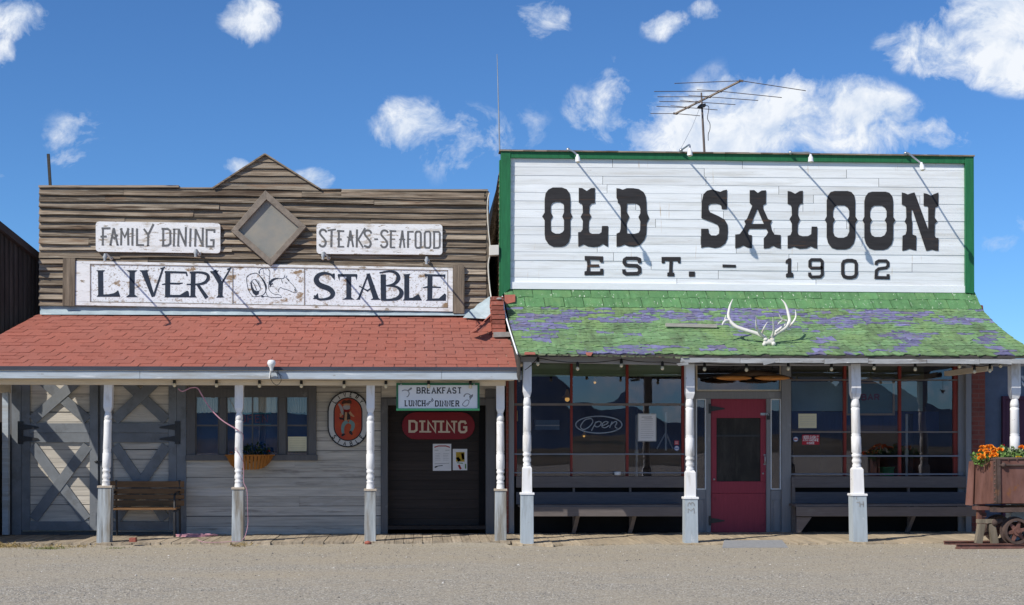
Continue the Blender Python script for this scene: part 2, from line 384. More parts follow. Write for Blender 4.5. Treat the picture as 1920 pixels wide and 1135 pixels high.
def groundmat():
    m, t = newmat('gravel')
    tc = t.n('ShaderNodeTexCoord').outputs['Object']
    big = t.noise(tc, .35, 4, .6)
    mid = t.noise(t.mapping(tc, (1,2.4,1)), 1.3, 6, .6)
    y = t.n('ShaderNodeSeparateXYZ', i_0=tc).outputs[1]
    coarse = t.math('ADD', t.mr(y, -7.5, -3.2, .75, .12), t.math('MULTIPLY', t.math('SUBTRACT', mid, .5), 1.7))
    track = t.noise(t.mapping(tc, (.12,1.1,1), (4,2,0)), 1.0, 4, .55)
    coarse = t.math('ADD', coarse, t.math('MULTIPLY', t.math('SUBTRACT', track, .5), 2.2))
    coarse = t.math('ADD', coarse, t.math('MULTIPLY', t.math('SUBTRACT', big, .5), 1.2), clamp=True)
    vo = t.n('ShaderNodeTexVoronoi', i_Scale=68.); t.set(vo.inputs['Vector'], tc)
    peb = t.n('ShaderNodeSeparateColor', i_0=vo.outputs['Color'])
    rampn = t.n('ShaderNodeValToRGB'); e = rampn.color_ramp
    e.elements[0].position = 0; e.elements[0].color = (.10,.10,.10,1); e.elements[1].position = 1; e.elements[1].color = (.72,.69,.63,1)
    for p, c in ((.25,(.25,.24,.22)), (.5,(.37,.325,.25)), (.75,(.41,.37,.31)), (.93,(.51,.47,.40))):
        q = e.elements.new(p); q.color = (*c, 1)
    t.set(rampn.inputs[0], peb.outputs[0])
    fine = t.noise(tc, 55, 4, .7)
    dirt = t.mix(t.mr(fine, .3, .7), (.315,.272,.2), (.46,.40,.305))
    dirt = t.mix(t.mr(big, .35, .65), dirt, t.mix(.5, dirt, (.37,.335,.27)))
    vo2 = t.n('ShaderNodeTexVoronoi', i_Scale=80.); t.set(vo2.inputs['Vector'], tc)
    p2 = t.n('ShaderNodeSeparateColor', i_0=vo2.outputs['Color'])
    dirt = t.mix(t.mr(p2.outputs[0], .86, .9), dirt, (.40,.36,.31))
    dirt = t.mix(t.mr(p2.outputs[1], .88, .92), dirt, (.13,.115,.10))
    col = t.mix(coarse, dirt, rampn.outputs[0])
    b = t.n('ShaderNodeBsdfPrincipled', i_Roughness=.95); b.inputs['Specular IOR Level'].default_value = .15
    t.set(b.inputs['Base Color'], col)
    h = t.math('ADD', t.math('MULTIPLY', vo.outputs['Distance'], t.math('MULTIPLY', coarse, -1.)), t.math('MULTIPLY', fine, .5))
    bp = t.n('ShaderNodeBump'); bp.inputs['Strength'].default_value = .7; bp.inputs['Distance'].default_value = .012
    t.set(bp.inputs['Height'], h); t.set(b.inputs['Normal'], bp)
    o = t.n('ShaderNodeOutputMaterial'); t.set(o.inputs[0], b); return m
m_gravel = groundmat()

# ------------------------------------------------------------------ light and sky
SUN = Vector((1.3, 1.0, -1.5)).normalized()       # the way the light travels
sl = bpy.data.lights.new('sun', 'SUN'); sl.energy = 4.7; sl.angle = math.radians(.53); sl.color = (1, .935, .82)
so = bpy.data.objects.new('sun', sl); COL.objects.link(so); so.rotation_euler = SUN.to_track_quat('-Z', 'Y').to_euler()
so.location = (-20, -15, 25)
el = math.asin(-SUN.z); az = math.atan2(-SUN.x, -SUN.y)
wd = bpy.data.worlds.new("World"); SC.world = wd; wd.use_nodes = True
t = NT(wd.node_tree)
sky = t.n('ShaderNodeTexSky', sky_type='NISHITA', sun_disc=False, sun_elevation=el, sun_rotation=az, altitude=1500., air_density=1.0, dust_density=.1, ozone_density=2.5)
dv = t.n('ShaderNodeTexCoord').outputs['Generated']
sp = t.n('ShaderNodeSeparateXYZ', i_0=dv)
ay = t.math('MAXIMUM', t.math('ABSOLUTE', sp.outputs[1]), .02)
uv = t.n('ShaderNodeCombineXYZ', i_0=t.math('DIVIDE', sp.outputs[0], ay), i_1=t.math('DIVIDE', sp.outputs[2], ay), i_2=t.math('MULTIPLY', t.math('LESS_THAN', sp.outputs[1], 0), 3.)).outputs[0]
wn = t.n('ShaderNodeTexNoise', i_Scale=9., i_Detail=4.); t.set(wn.inputs['Vector'], uv)
warp = t.vmath('ADD', uv, t.vmath('SCALE', t.vmath('SUBTRACT', wn.outputs['Color'], (.5,.5,.5)), sc=.06))
CL = [  # px, py, rx, ry, density
 (10,18,62,36,1.1),(5,75,26,30,.8),(485,20,43,46,1.05),(150,240,52,44,.42),(152,310,34,34,.42),(20,338,30,22,.4),
 (790,240,80,40,.95),(860,262,80,66,.62),(920,245,40,40,.4),(1012,20,56,38,1.0),(1250,30,36,24,.85),(1338,14,40,22,.8),
 (1125,208,58,50,.66),(1165,160,40,40,.6),(1330,150,40,50,.35),(1300,240,130,66,1.25),(1430,225,120,78,1.35),(1560,230,130,56,1.3),(1370,172,70,44,1.0),(1640,235,90,46,1.0),(1500,262,240,40,1.2),
 (1765,268,58,34,.62),(1880,60,110,100,1.5),(1800,105,120,62,1.15),(1705,112,56,46,.85),(1870,140,90,42,1.1),(1880,470,30,20,.3),
 (440,322,30,18,1.0),(575,338,36,24,1.1),(990,240,44,40,.3),(1150,95,40,16,.25),(1915,435,30,22,.3)]
den = None
for px, py, rx, ry, k in CL:
    d = DIR(px, py); u0 = d.x/d.y; v0 = d.z/d.y
    a = t.vmath('MULTIPLY', t.vmath('SUBTRACT', warp, (u0, v0, 0)), (F/rx/1.36, F/ry/1.36, 1))
    q = t.math('MULTIPLY', t.math('SUBTRACT', 1.0, t.vmath('DOT_PRODUCT', a, a), clamp=True), k)
    den = q if den is None else t.math('MAXIMUM', den, q)
wv = t.vmath('ADD', uv, t.vmath('SCALE', wn.outputs['Color'], sc=.05))
f1 = t.noise(wv, 26, 12, .66, .3); f2 = t.noise(t.vmath('ADD', wv, (-.006, .010, 0)), 26, 5, .6, .3); f3 = t.noise(t.vmath('ADD', wv, (1.7, .9, 0)), 15, 5, .6)
ext = t.math('MULTIPLY', t.mr(t.noise(t.vmath('ADD', uv, (.4, 4.4, 0)), 3.2, 4, .6), .46, .66), t.math('LESS_THAN', sp.outputs[1], 0))  # broken cloud behind the camera, thickened to add white fill light
den = t.math('MAXIMUM', den, ext)
body = t.math('ADD', t.math('MULTIPLY', den, 1.25), t.math('MULTIPLY', t.math('SUBTRACT', f1, .53), 4.2))
cov = t.math('MULTIPLY', t.mr(body, .2, 1.25), t.mr(den, .0, .45, smooth=True))
cov = t.math('POWER', cov, .95)
shade = t.math('ADD', .52, t.math('MULTIPLY', t.math('SUBTRACT', f2, f1), -2.4))
shade = t.math('ADD', shade, t.math('MULTIPLY', t.math('SUBTRACT', f3, .5), 2.6), clamp=True)
cc = t.mix(shade, (4.8,6.1,8.3), (9.0,9.4,10.))
elv = t.math('MULTIPLY', sp.outputs[2], 1.0)
skyc = t.vmath('MULTIPLY', sky.outputs[0], (.55,.90,1.27))
col = t.mix(cov, skyc, cc)
bg = t.n('ShaderNodeBackground', i_1=.1); t.set(bg.inputs[0], col)
t.set(t.n('ShaderNodeOutputWorld').inputs[0], bg)
wd.cycles.sampling_method = 'MANUAL'; wd.cycles.sample_map_resolution = 1024
SC.view_settings.view_transform = 'Standard'; SC.view_settings.look = 'None'; SC.view_settings.exposure = 0.0; SC.view_settings.gamma = 1
SC.render.engine = 'CYCLES'; SC.cycles.max_bounces = 8; SC.cycles.use_denoising = True

# ------------------------------------------------------------------ lettering
GL = {
'A':(.62,[[(0,0),(.31,1),(.62,0)],[(.12,.36),(.5,.36)]]),
'B':(.56,[[(0,0),(0,1),(.38,1),(.52,.88),(.52,.64),(.4,.53),(0,.53)],[(.4,.53),(.56,.4),(.56,.13),(.42,0),(0,0)]]),
'C':(.54,[[(.54,.78),(.43,1),(.13,1),(0,.84),(0,.16),(.13,0),(.43,0),(.54,.22)]]),
'D':(.56,[[(0,0),(0,1),(.38,1),(.56,.84),(.56,.16),(.38,0),(0,0)]]),
'E':(.5,[[(.5,1),(0,1),(0,0),(.5,0)],[(0,.52),(.38,.52)]]),
'F':(.5,[[(.5,1),(0,1),(0,0)],[(0,.5),(.36,.5)]]),
'G':(.56,[[(.55,.78),(.44,1),(.13,1),(0,.84),(0,.16),(.13,0),(.43,0),(.56,.14),(.56,.46),(.32,.46)]]),
'H':(.56,[[(0,0),(0,1)],[(.56,0),(.56,1)],[(0,.5),(.56,.5)]]),
'I':(.12,[[(.06,0),(.06,1)]]),
'K':(.56,[[(0,0),(0,1)],[(.54,1),(.04,.45)],[(.2,.6),(.56,0)]]),
'L':(.48,[[(0,1),(0,0),(.48,0)]]),
'M':(.72,[[(0,0),(0,1),(.36,.3),(.72,1),(.72,0)]]),
'N':(.58,[[(0,0),(0,1),(.58,0),(.58,1)]]),
'O':(.56,[[(.15,0),(0,.17),(0,.83),(.15,1),(.41,1),(.56,.83),(.56,.17),(.41,0),(.15,0)]]),
'P':(.54,[[(0,0),(0,1),(.4,1),(.54,.87),(.54,.6),(.4,.47),(0,.47)]]),
'R':(.56,[[(0,0),(0,1),(.4,1),(.54,.87),(.54,.62),(.4,.5),(0,.5)],[(.3,.5),(.56,0)]]),
'S':(.54,[[(.52,.8),(.42,1),(.13,1),(0,.86),(0,.66),(.12,.55),(.42,.45),(.54,.34),(.54,.14),(.42,0),(.1,0),(0,.2)]]),
'T':(.6,[[(0,1),(.6,1)],[(.3,1),(.3,0)]]),
'U':(.56,[[(0,1),(0,.17),(.15,0),(.41,0),(.56,.17),(.56,1)]]),
'V':(.6,[[(0,1),(.3,0),(.6,1)]]),
'Y':(.6,[[(0,1),(.3,.48),(.6,1)],[(.3,.48),(.3,0)]]),
'a':(.4,[[(.4,.5),(.1,.55),(0,.3),(.12,0),(.4,.15)],[(.4,.55),(.4,0)]]),
'n':(.4,[[(0,.55),(0,0)],[(0,.4),(.2,.56),(.4,.4),(.4,0)]]),
'd':(.4,[[(.4,.5),(.1,.55),(0,.3),(.12,0),(.4,.15)],[(.4,1),(.4,0)]]),
'-':(.3,[[(0,.5),(.3,.5)]]), '?':(.4,[[(0,.8),(.15,1),(.35,1),(.4,.75),(.2,.5),(.2,.3)],[(.2,.12),(.2,0)]]), ' ':(.3,[]),
}
def text(mb, s, q, Y, w, serif=0, gap=.2, only=None):
    """q: quad of picture pixels (top-left, top-right, bottom-right, bottom-left); w: stroke width in pixels"""
    tot = sum(GL[c][0] for c in s)+gap*(len(s)-1)
    tl, tr, br, bl = [Vector(p) for p in q]
    def mp(x, y): return (bl.lerp(br, x/tot)).lerp(tl.lerp(tr, x/tot), y)
    x = 0; k = 0
    for c in s:
        gw, st = GL[c]
        for pl in st:
            pts = [mp(x+a, b) for a, b in pl]
            clo = len(pts) > 3 and (pts[0]-pts[-1]).length < .01
            mb.ribbon(pts[:-1] if clo else pts, w, Y-.0003*(k % 5), closed=clo); k += 1
            if serif and not clo:
                for e, nb in ((0, 1), (-1, -2)):
                    a, b = pl[e]; b2 = pl[nb][1]; a2 = pl[nb][0]
                    if b in (0, 1) and abs(b-b2) > abs(a-a2):
                        c0 = mp(x+a, b); dx = (tr-tl).normalized()*w*serif
                        mb.ribbon([c0-dx, c0+dx], w*.75, Y-.0003*(k % 5)); k += 1
        x += gw+gap
def zc(o, s):  # zoomed picture -> photograph pixels
    return lambda pts: [(o[0]+a/s, o[1]+b/s) for a, b in pts]
# ================================================================== GROUND AND FAR LAND
def ground():
    mb = MB()
    mb.add([(-6000,-6000,-.065),(6000,-6000,-.065),(6000,6000,-.065),(-6000,6000,-.065)], [(0,1,2,3)])
    o = mb.build('gravel_ground', m_gravel); tag(o, 'open tan and grey gravel street in front of the two old wooden buildings', 'ground', kind='structure')
ground()
m_hazeforest = M('haze_blue_forested_slope', (.010,.034,.085), .95, .35, .004, (1,1,1))  # forest colour pushed to blue to paint in distant air haze
m_hillgrass = M('dry_grass_hill', (.11,.085,.05), .95, .5, .02, (1,1,1), patch=(((.03,.035,.02), .03, .58, .05, (1,1,1)),))
def far_land():
    # the mountains and dry hills across the street; only their reflections reach the picture
    def mirror(px, py, Y):
        d = DIR(px, py); tt = (D0-.05-Y)/d.y
        return Vector((d.x*tt, Y, CZ+d.z*tt))
    ridge = [(-2500,770),(-1200,740),(-300,770),(100,762),(360,774),(600,775),(760,765),(880,730),(968,702),(1005,703),(1040,712),(1060,730),(1075,746),(1100,764),(1150,766),(1185,760),(1200,745),(1215,736),(1228,736),(1242,746),(1257,759),(1285,766),(1400,772),(1470,765),(1482,752),(1497,730),(1515,712),(1545,708),(1566,716),(1578,730),(1600,745),(1625,720),(1640,712),(1655,724),(1670,742),(1690,757),(1720,768),(1850,780),(2300,760),(3600,770),(5000,790)]
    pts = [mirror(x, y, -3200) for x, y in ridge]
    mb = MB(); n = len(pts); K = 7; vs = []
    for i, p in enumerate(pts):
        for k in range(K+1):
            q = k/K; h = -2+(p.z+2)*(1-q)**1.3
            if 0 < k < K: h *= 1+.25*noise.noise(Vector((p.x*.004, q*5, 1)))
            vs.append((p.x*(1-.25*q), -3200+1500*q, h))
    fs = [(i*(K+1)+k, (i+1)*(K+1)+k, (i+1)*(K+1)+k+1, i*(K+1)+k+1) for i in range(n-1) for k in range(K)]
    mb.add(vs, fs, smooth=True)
    o = mb.build('mountains', m_hazeforest); tag(o, 'dark forested mountains, coloured haze blue, mirrored in the saloon windows', 'mountains', kind='structure')
    mb = MB(); vs = []; N = 60
    for i in range(N+1):
        x = -900+1800*i/N
        hh = 3.5+3.5*noise.noise(Vector((x*.006, 3, 0)))+1.2*noise.noise(Vector((x*.02, 7, 0)))
        for k, (yy, s) in enumerate(((-150,0),(-260,.45),(-420,.9),(-520,1),(-700,.3))): vs.append((x, yy, -.2+hh*s))
    mb.add(vs, [(i*5+k, (i+1)*5+k, (i+1)*5+k+1, i*5+k+1) for i in range(N) for k in range(4)], smooth=True)
    o = mb.build('dry_hills', m_hillgrass); tag(o, 'low dry grass hills mirrored in the lower part of the windows', 'hills', kind='structure')
far_land()

# ================================================================== SHARED BUILDERS
def clapboards(mb, zb, zt, pitch, xl, xr, Y, lip=.022, wob=.008, seg=.22, split=3.2, over=.025):
    z = zb; r = 0
    while z < zt-.02:
        z1 = min(z+pitch+over, zt)
        a, b = xl(z), xr(z); cuts = [a]
        x = a+U(.6, split)
        while x < b-.5: cuts.append(x); x += U(split*.6, split*1.4)
        cuts.append(b)
        for a0, b0 in zip(cuts[:-1], cuts[1:]):
            n = max(2, int((b0-a0)/seg)); ph = U(0, 50); vs = []
            dz = U(-.006, .006); ly = lip*U(.75, 1.25); cup = U(.0, 1.0)
            for i in range(n+1):
                t = i/n; x0 = a0+(b0-a0)*t+ (.002 if i == 0 else 0)
                w = wob*noise.noise(Vector((x0*.9+ph, r*3.1, 0)))*2+dz
                wy = wob*.9*abs(noise.noise(Vector((x0*.7+ph, r*1.7, 9))))*2
                xt = x0
                if i == 0 and a0 == a: xt = max(x0, xl(z1))
                if i == n and b0 == b: xt = min(x0, xr(z1))
                zb_ = z+w
                vs += [(xt, Y-.003, z1), (x0, Y-ly-wy, zb_), (x0, Y+.004, zb_+.003)]
                if n == 0: pass
            fs = []
            for i in range(n):
                q = i*3; fs += [(q, q+3, q+4, q+1), (q+1, q+4, q+5, q+2)]
            fs += [(0,1,2), (n*3, n*3+2, n*3+1)]
            mb.add(vs, fs)
        z += pitch*(1+U(-.04, .04)); r += 1

def shingle(mb, prof, xl, xr, rows, tabw, th, ragged=0, t0=0.0, t1=1.0, over=.35, tjit=0, purple=None, skip=0, alt=0):
    """prof(t): t=0 top, t=1 eave -> (Y, z); rows laid from the eave up"""
    for r in range(rows):
        ta = t1-(t1-t0)*r/rows; tb = max(t0, t1-(t1-t0)*(r+1+over)/rows)
        W = xr(1)-xl(1); nt = int(W/tabw); o = (.5 if r % 2 else 0)*tabw+U(-.1, .1)*tabw*(1 if ragged else .4)
        k = -1
        while True:
            k += 1
            u0 = (k*tabw-o)/W; u1 = ((k+1)*tabw-o)/W
            if u0 >= 1: break
            u0 = max(0, u0)+.0006; u1 = min(1, u1)-.0006
            if u1 <= u0+.002: continue
            if skip and random.random() < skip: continue
            taj = ta+U(-tjit, tjit)*(t1-t0)/rows
            lo = []; n = 6 if ragged else 1
            for i in range(n+1):
                u = u0+(u1-u0)*i/n
                tt = taj
                if ragged: tt += ragged*(t1-t0)/rows*(noise.noise(Vector((u*W*9, r*5.3, k*.7)))*1.2-(.25 if random.random() < .12 else 0))
                y, z = prof(min(1.02, max(t0, tt))); x = xl(tt)+(xr(tt)-xl(tt))*u
                lift = th*(1+U(0, .9) if ragged else 1+U(-.12, .12))*((1.4 if random.random() < .55 else .35) if alt else 1)
                lo.append((x, y-lift*.45, z+lift*.9, y, z))
            vs = []
            yt, zt = prof(tb); m = len(lo)
            for i in range(m):
                u = u0+(u1-u0)*i/(m-1); vs.append((xl(tb)+(xr(tb)-xl(tb))*u, yt-.0006, zt+.0012))
            for q in lo: vs.append((q[0], q[1], q[2]))
            for q in lo: vs.append((q[0], q[3]+.004, q[4]-.002))
            fs = [(i, i+1, m+i+1, m+i) for i in range(m-1)]+[(m+i, m+i+1, 2*m+i+1, 2*m+i) for i in range(m-1)]
            fs += [(0, m, 2*m), (m-1, 3*m-1, 2*m-1)]
            if purple is not None: mb.m = 1 if purple((u0+u1)/2, (ta+tb)/2) else 0
            mb.add(vs, fs)
    mb.m = 0

def porch_post(parent, xt, yt, xb, yb, Y, neck, ycap, hw, hb, base_mat, top_ring, style, capw):
    """turned porch post: xt,yt top centre; xb,yb foot centre; neck = py where the square head ends; ycap = py of the base cap"""
    s = F/(Y+D0)
    def C(py):
        k = (py-yt)/(yb-yt); return P(xt+(xb-xt)*k, py, Y)
    def R(px): return px/s
    mb = MB()
    q = math.sqrt(2)
    a, b = C(yt-6), C(neck)
    mb.loft(a, b, [(0, R(hw)*q), (.86, R(hw)*q), (1, R(hw*.68)*q)], 4, PI/4)
    def turned(rows):
        ya, yz = rows[0][0], rows[-1][0]
        mb.loft(C(ya), C(yz), [((y-ya)/(yz-ya), R(r)) for y, r in rows], 18)
    if style == 'livery':
        n = neck
        turned([(n,hw*.7),(n+4,hw*.8),(n+8,hw*.9),(n+14,hw*.92),(n+14.5,hw*.85),(n+16.5,hw*.85),(n+17,hw*.95),(n+21,hw*.94),(n+40,hw*.93),(n+70,hw*1.0),(n+72,hw*.88),(n+74,hw*1.02),(n+76,hw*.88),(n+78,hw*1.03),
                (n+104,hw*1.03),(n+107,hw*.8),(n+109,hw*.98),(n+112,hw*.98),(n+114,hw*.72),(n+119,hw*.98),(n+124,hw*1.0),(n+127,hw*.72),(n+129,hw*.96),(n+131,hw*.96),(n+132,hw*.86),(n+136,hw*.95),(ycap+1,hw*1.02)])
    else:
        n = neck; e = ycap-50
        turned([(n,hw*.68),(n+3,hw*.8),(n+9,hw*.9),(n+15,hw*.92),(n+15.5,hw*.84),(n+17.5,hw*.84),(n+18,hw*.95),(n+22,hw*.9),((n+e)/2,hw*.95),((n+e)/2+1,hw*.86),((n+e)/2+3,hw*1.0),((n+e)/2+5,hw*.88),((n+e)/2+7,hw*1.02),(e-28,hw*1.04),
                (e-26,hw*.82),(e-23,hw*1.02),(e-20,hw*1.02),(e-18,hw*.74),(e-13,hw*.98),(e-9,hw*.98),(e-6,hw*.74),(e-4,hw*.95),(e,hw*.9)])
        a, b = C(e), C(ycap+1)
        mb.loft(a, b, [(0, R(hw*.8)*q), (.08, R(hw*1.1)*q), (1, R(hw*1.15)*q)], 4, PI/4)
    po = mb.build('porch_post', m_postwhite, parent)
    mb = MB()
    a, b = C(ycap+3.5), C(yb); b.z = min(b.z, -.062)
    mb.loft(a, b, [(0, R(hb)*q), (1, R(hb*1.04)*q)], 4, PI/4)
    mb.build('post_base', base_mat, po, bevel=.004)
    mb = MB()
    mb.loft(C(ycap-.4), C(ycap+3.5), [(0, R(capw*.97)*q), (.25, R(capw)*q), (1, R(capw)*q)], 4, PI/4)
    mb.build('post_cap', m_capwood if style == 'livery' else m_postwhite, po)
    return po

# ================================================================== LIVERY STABLE BUILDING
L = thing('livery_building', 'weathered brown wooden building with pointed gable, red shingled porch roof and grey barn doors', 'building', (X(500), 0, 0))
def livery():
    xa, xb = X(74), X(911)
    ztop = lambda px: Z(350.5+ (px-74)*.0075, 0, px)
    # parapet body: a real wall with thickness, gable included
    body = MB(); body.pprism([(75,352),(402,354),(497,292),(598,355),(911,358),(911,600),(75,600)], 0.0, .16)
    body.build('false_front_backing', m_roofunder, L)
    mb = MB()
    zt = Z(354, 0, 300); zb = Z(577, 0, 480)
    clapboards(mb, zb, zt, .1055, lambda z: xa, lambda z: xb, 0.0, lip=.05, wob=.013)
    apex = P(497, 290, 0); gl = P(401, 354, 0); gr = P(599, 355, 0)
    clapboards(mb, zt, apex.z-.01, .1055, lambda z: gl.x+(apex.x-gl.x)*max(0, min(1, (z-gl.z)/(apex.z-gl.z))), lambda z: gr.x+(apex.x-gr.x)*max(0, min(1, (z-gr.z)/(apex.z-gr.z))), 0.0, lip=.028, wob=.008, split=9)
    mb.build('false_front_siding', m_oldwood, L)
    mb = MB()
    mb.bar(P(399,353.5,-.02)+Vector((0,.06,0)), P(497,290,-.02)+Vector((0,.06,.005)), .2, .022, (0,-.01,1))
    mb.bar(P(497,290,-.02)+Vector((.004,.06,.005)), P(601,355,-.02)+Vector((0,.06,0)), .2, .02, (0,-.01,1))
    mb.pbox(72,347.5,335,351.5,-.045,.2); mb.pbox(335.5,351.5,400,354,-.03,.18); mb.pbox(601,354,640,357,-.03,.18); mb.pbox(640.5,355,915,358.5,-.045,.2)
    mb.pprism([(640,358.7),(908,362),(908,379),(700,372),(640,369)], -.052, .02)
    mb.build('parapet_cap', m_oldwood, L)
    mb = MB(); mb.pbox(911.3,358.5,917,590,-.03,.2); mb.build('corner_board', m_oldwood_v, L)
    mb = MB(); vs = []
    for i in range(61):
        x = 75+(905-75)*i/60; j = U(-.008, .008)
        vs += [P(x, 572+i*.06, -.012)+Vector((0, j*.5, 0)), P(x, 582+i*.03, -.03+j), P(x, 590+i*.03, -.10+j*.6)]
    mb.add(vs, [(i*3+k, i*3+k+1, i*3+k+4, i*3+k+3) for i in range(60) for k in range(2)])
    vs = [P(870,596,-.15), P(905,596,-.3), P(918,560,-.02), P(926,590,-.32), P(880,580,-.03)]
    mb.add([P(868,596,-.16), P(912,598,-.30), P(924,585,-.30), P(918,556,-.035), P(885,578,-.035)], [(0,1,2,3,4)])
    mb.build('roof_flashing', m_flash, L)
    # side walls, rear wall, flat roof: a closed dark shell
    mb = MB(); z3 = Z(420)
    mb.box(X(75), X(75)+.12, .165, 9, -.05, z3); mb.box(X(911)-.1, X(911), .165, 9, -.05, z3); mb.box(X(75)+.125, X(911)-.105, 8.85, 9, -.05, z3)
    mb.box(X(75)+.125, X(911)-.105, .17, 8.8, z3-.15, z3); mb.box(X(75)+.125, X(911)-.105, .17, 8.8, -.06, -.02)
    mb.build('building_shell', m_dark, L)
    # ---- porch roof
    T0 = P(72, 589, -.02); T1 = P(938, 592, -.02); E0 = P(-110, 687.5, -1.81); E1 = P(978, 689, -1.81)
    prof = lambda t: (T0.y+(E0.y-T0.y)*t, T0.z+(E0.z-T0.z)*t)
    xl = lambda t: T0.x+(E0.x-T0.x)*t; xr = lambda t: T1.x+(E1.x-T1.x)*t
    mb = MB(); shingle(mb, prof, xl, xr, 16, .296, .0062, tjit=.06, alt=1)
    # flap of shingles that has blown loose beside the brick pier
    mb.add([P(880,624,-.86), P(891,618,-1.02), P(919,593,-.76), P(922,586,-.55), P(903,606,-.70)], [(0,1,2,4),(4,2,3)])
    mb.add([P(882,625,-.88), P(899,624,-1.0), P(920,601,-.74), P(919,596,-.72), P(893,620,-.98)], [(0,1,4),(1,2,3,4)])
    mb.build('roof_shingles', m_shred, L)
    mb = MB(); th = Vector((0, 0, -.03))
    a, b, c, d = [Vector(v)+Vector((0,.004,-.026)) for v in (T0, T1, E1, E0)]
    mb.prism([a, b, c, d], th); mb.build('roof_deck', m_header, L)
    mb = MB(); mb.prism([P(-110,686.5,-1.825), P(979,688.5,-1.825), P(979,695.5,-1.825), P(-110,694,-1.825)], Vector((0,.014,0))); mb.build('drip_edge_shadow', m_dripshadow, L)
    zf1 = 709.5
    mb = MB(); 
    for x0, x1 in ((-110,262),(262.6,520),(520.6,828),(828.6,979)):
        f0 = lambda x: 692.5+ (x+110)*.0022; f1 = lambda x: 709.3+(x+110)*.0027
        mb.pprism([(x0,f0(x0)),(x1,f0(x1)),(x1,f1(x1)),(x0,f1(x0))], -1.805, .035)
    mb.build('fascia', m_fascia, L, bevel=.003)
    mb = MB(); mb.prism([P(-110,695,-1.50), P(948,697,-1.50), P(948,723.5,-1.50), P(-110,721,-1.50)], Vector((0,.11,0)))
    mb.build('header_beam', m_header, L)
    mb = MB(); z = P(0,712,-1.76).z+.012
    mb.box(E0.x+.1, E1.x-.1, -1.768, -1.505, z, z+.015); mb.build('soffit', m_header, L)
    # end beam at the open left end of the porch
    mb = MB(); xe = X(14, 0)
    mb.box(xe-.06, xe+.06, -1.385, -.02, Z(733,-1.5), Z(712,-1.5)); mb.build('end_beam', m_header, L)
    # ---- lower wall
    mb = MB(); mb.pprism([(18,655),(350,655),(350,1003),(18,1003)], .06, .1); mb.pprism([(350,655),(352,655),(352,1003),(350,1003)], .02, .14)
    mb.pprism([(352,655),(715,655),(715,730),(352,730)], .02, .14); mb.pprism([(352,863),(715,863),(715,1003),(352,1003)], .02, .14); mb.pprism([(593,730),(715,730),(715,863),(593,863)], .02, .14)
    mb.pprism([(715,655),(928,655),(928,747),(715,747)], .02, .14); mb.pprism([(928,655),(951,655),(951,1003),(928,1003)], .02, .14)
    mb.build('lower_wall', m_casing, L)
    mb = MB()
    for z0, z1, a, b in ((863,1003,348.5,714),(728,863,593,714),(690,728,348.5,714)):
        clapboards(mb, Z(z1,.02), Z(z0,.02), .150, lambda z: X(a,.02), lambda z: X(b,.02), .02, lip=.013, wob=.002, over=-.008, split=5)
    clapboards(mb, Z(746,.02), Z(690,.02), .150, lambda z: X(715,.02), lambda z: X(930,.02), .02, lip=.011, wob=.002, over=.008, split=5)
    clapboards(mb, Z(863,.02), Z(728,.02), .150, lambda z: X(347.5,.02), lambda z: X(351,.02), .02, lip=.011, wob=.002, over=.008, split=5)
    mb.build('lower_siding', m_siding, L)
    # ---- barn doors (two leaves)
    def leaf(x0, x1, sl, sr, hinge_side, lab):
        Y = .035
        mb = MB(); clapboards(mb, Z(994,Y), Z(672,Y), .138, lambda z: X(x0+2,Y), lambda z: X(x1-2,Y), Y, lip=.006, wob=.001, over=-.006, split=6)
        d = mb.build('barn_door', m_barnboard, L, lab)
        mb = MB(); F1 = -.008; th = .03
        mb.pbox(x0, 672, sl, 995, F1, th); mb.pbox(sr, 672, x1, 995, F1, th)
        mb.pbox(sl+.2, 794, sr-.2, 811.7, F1, th); mb.pbox(sl+.2, 812.2, sr-.2, 830, F1, th); mb.pbox(sl+.2, 978, sr-.2, 995, F1, th); mb.pbox(sl+.2, 672, sr-.2, 690, F1, th)
        mb.build('door_frame', m_barngrey, d, bevel=.003)
        mb = MB()
        def brace(a, b, y, w=19):
            a = Vector(a); b = Vector(b); n = (b-a).normalized(); n = Vector((-n.y, n.x))*w/2
            mb.pprism([tuple(a+n), tuple(b+n), tuple(b-n), tuple(a-n)], y, .03)
        iw = (sr-sl)
        brace((sl+4,697),(sr-4,788), -.003); brace((sl+4,788),(sr-4,697), -.012)
        brace((sl+4,836),(sr-6,974), -.003); brace((sr-4,836),(sl+6,974), -.012)
        mb.build('door_braces', m_barngrey, d, bevel=.002)
        # strap hinges
        mb = MB(); hx = x0 if hinge_side < 0 else x1
        for cy in (801, 823):
            s = -hinge_side
            mb.pprism([(hx, cy-6), (hx+s*30, cy-1.2), (hx+s*33, cy+1), (hx+s*30, cy+2.5), (hx, cy+6)], -.022, .012)
        mb.pbox(hx-5+hinge_side*2, 790, hx+5+hinge_side*2, 833, -.024, .014)
        for k in range(6):
            for dx in (-3.2, 3.2): mb.ball(P(hx+hinge_side*2+dx, 793.5+k*7, -.025), .007, 6)
        mb.build('strap_hinge', m_ironblk, d)
        return d
    leaf(40, 183.6, 56, 168, -1, 'left barn door leaf with sun stripes across its braces')
    d2 = leaf(188, 331, 211, 316, 1, 'right barn door leaf behind the slatted bench')
    mb = MB(); mb.ball(P(181,866,-.03), .02, 8); mb.bar(P(177,866,-.02), P(192,866,-.02), .014, .014); mb.build('door_latch', m_ironblk, d2)
    mb = MB(); mb.pbox(331.5,655,349,1003,-.006,.07); mb.pbox(22,655,39.5,1003,-.006,.07); mb.pbox(184,680,187.6,996,.045,.01)
    mb.build('door_jamb', m_barngrey, L)
    mb = MB(); mb.pbox(4,736,15,1003,-.25,.1); mb.build('end_trim', m_fascia, L)
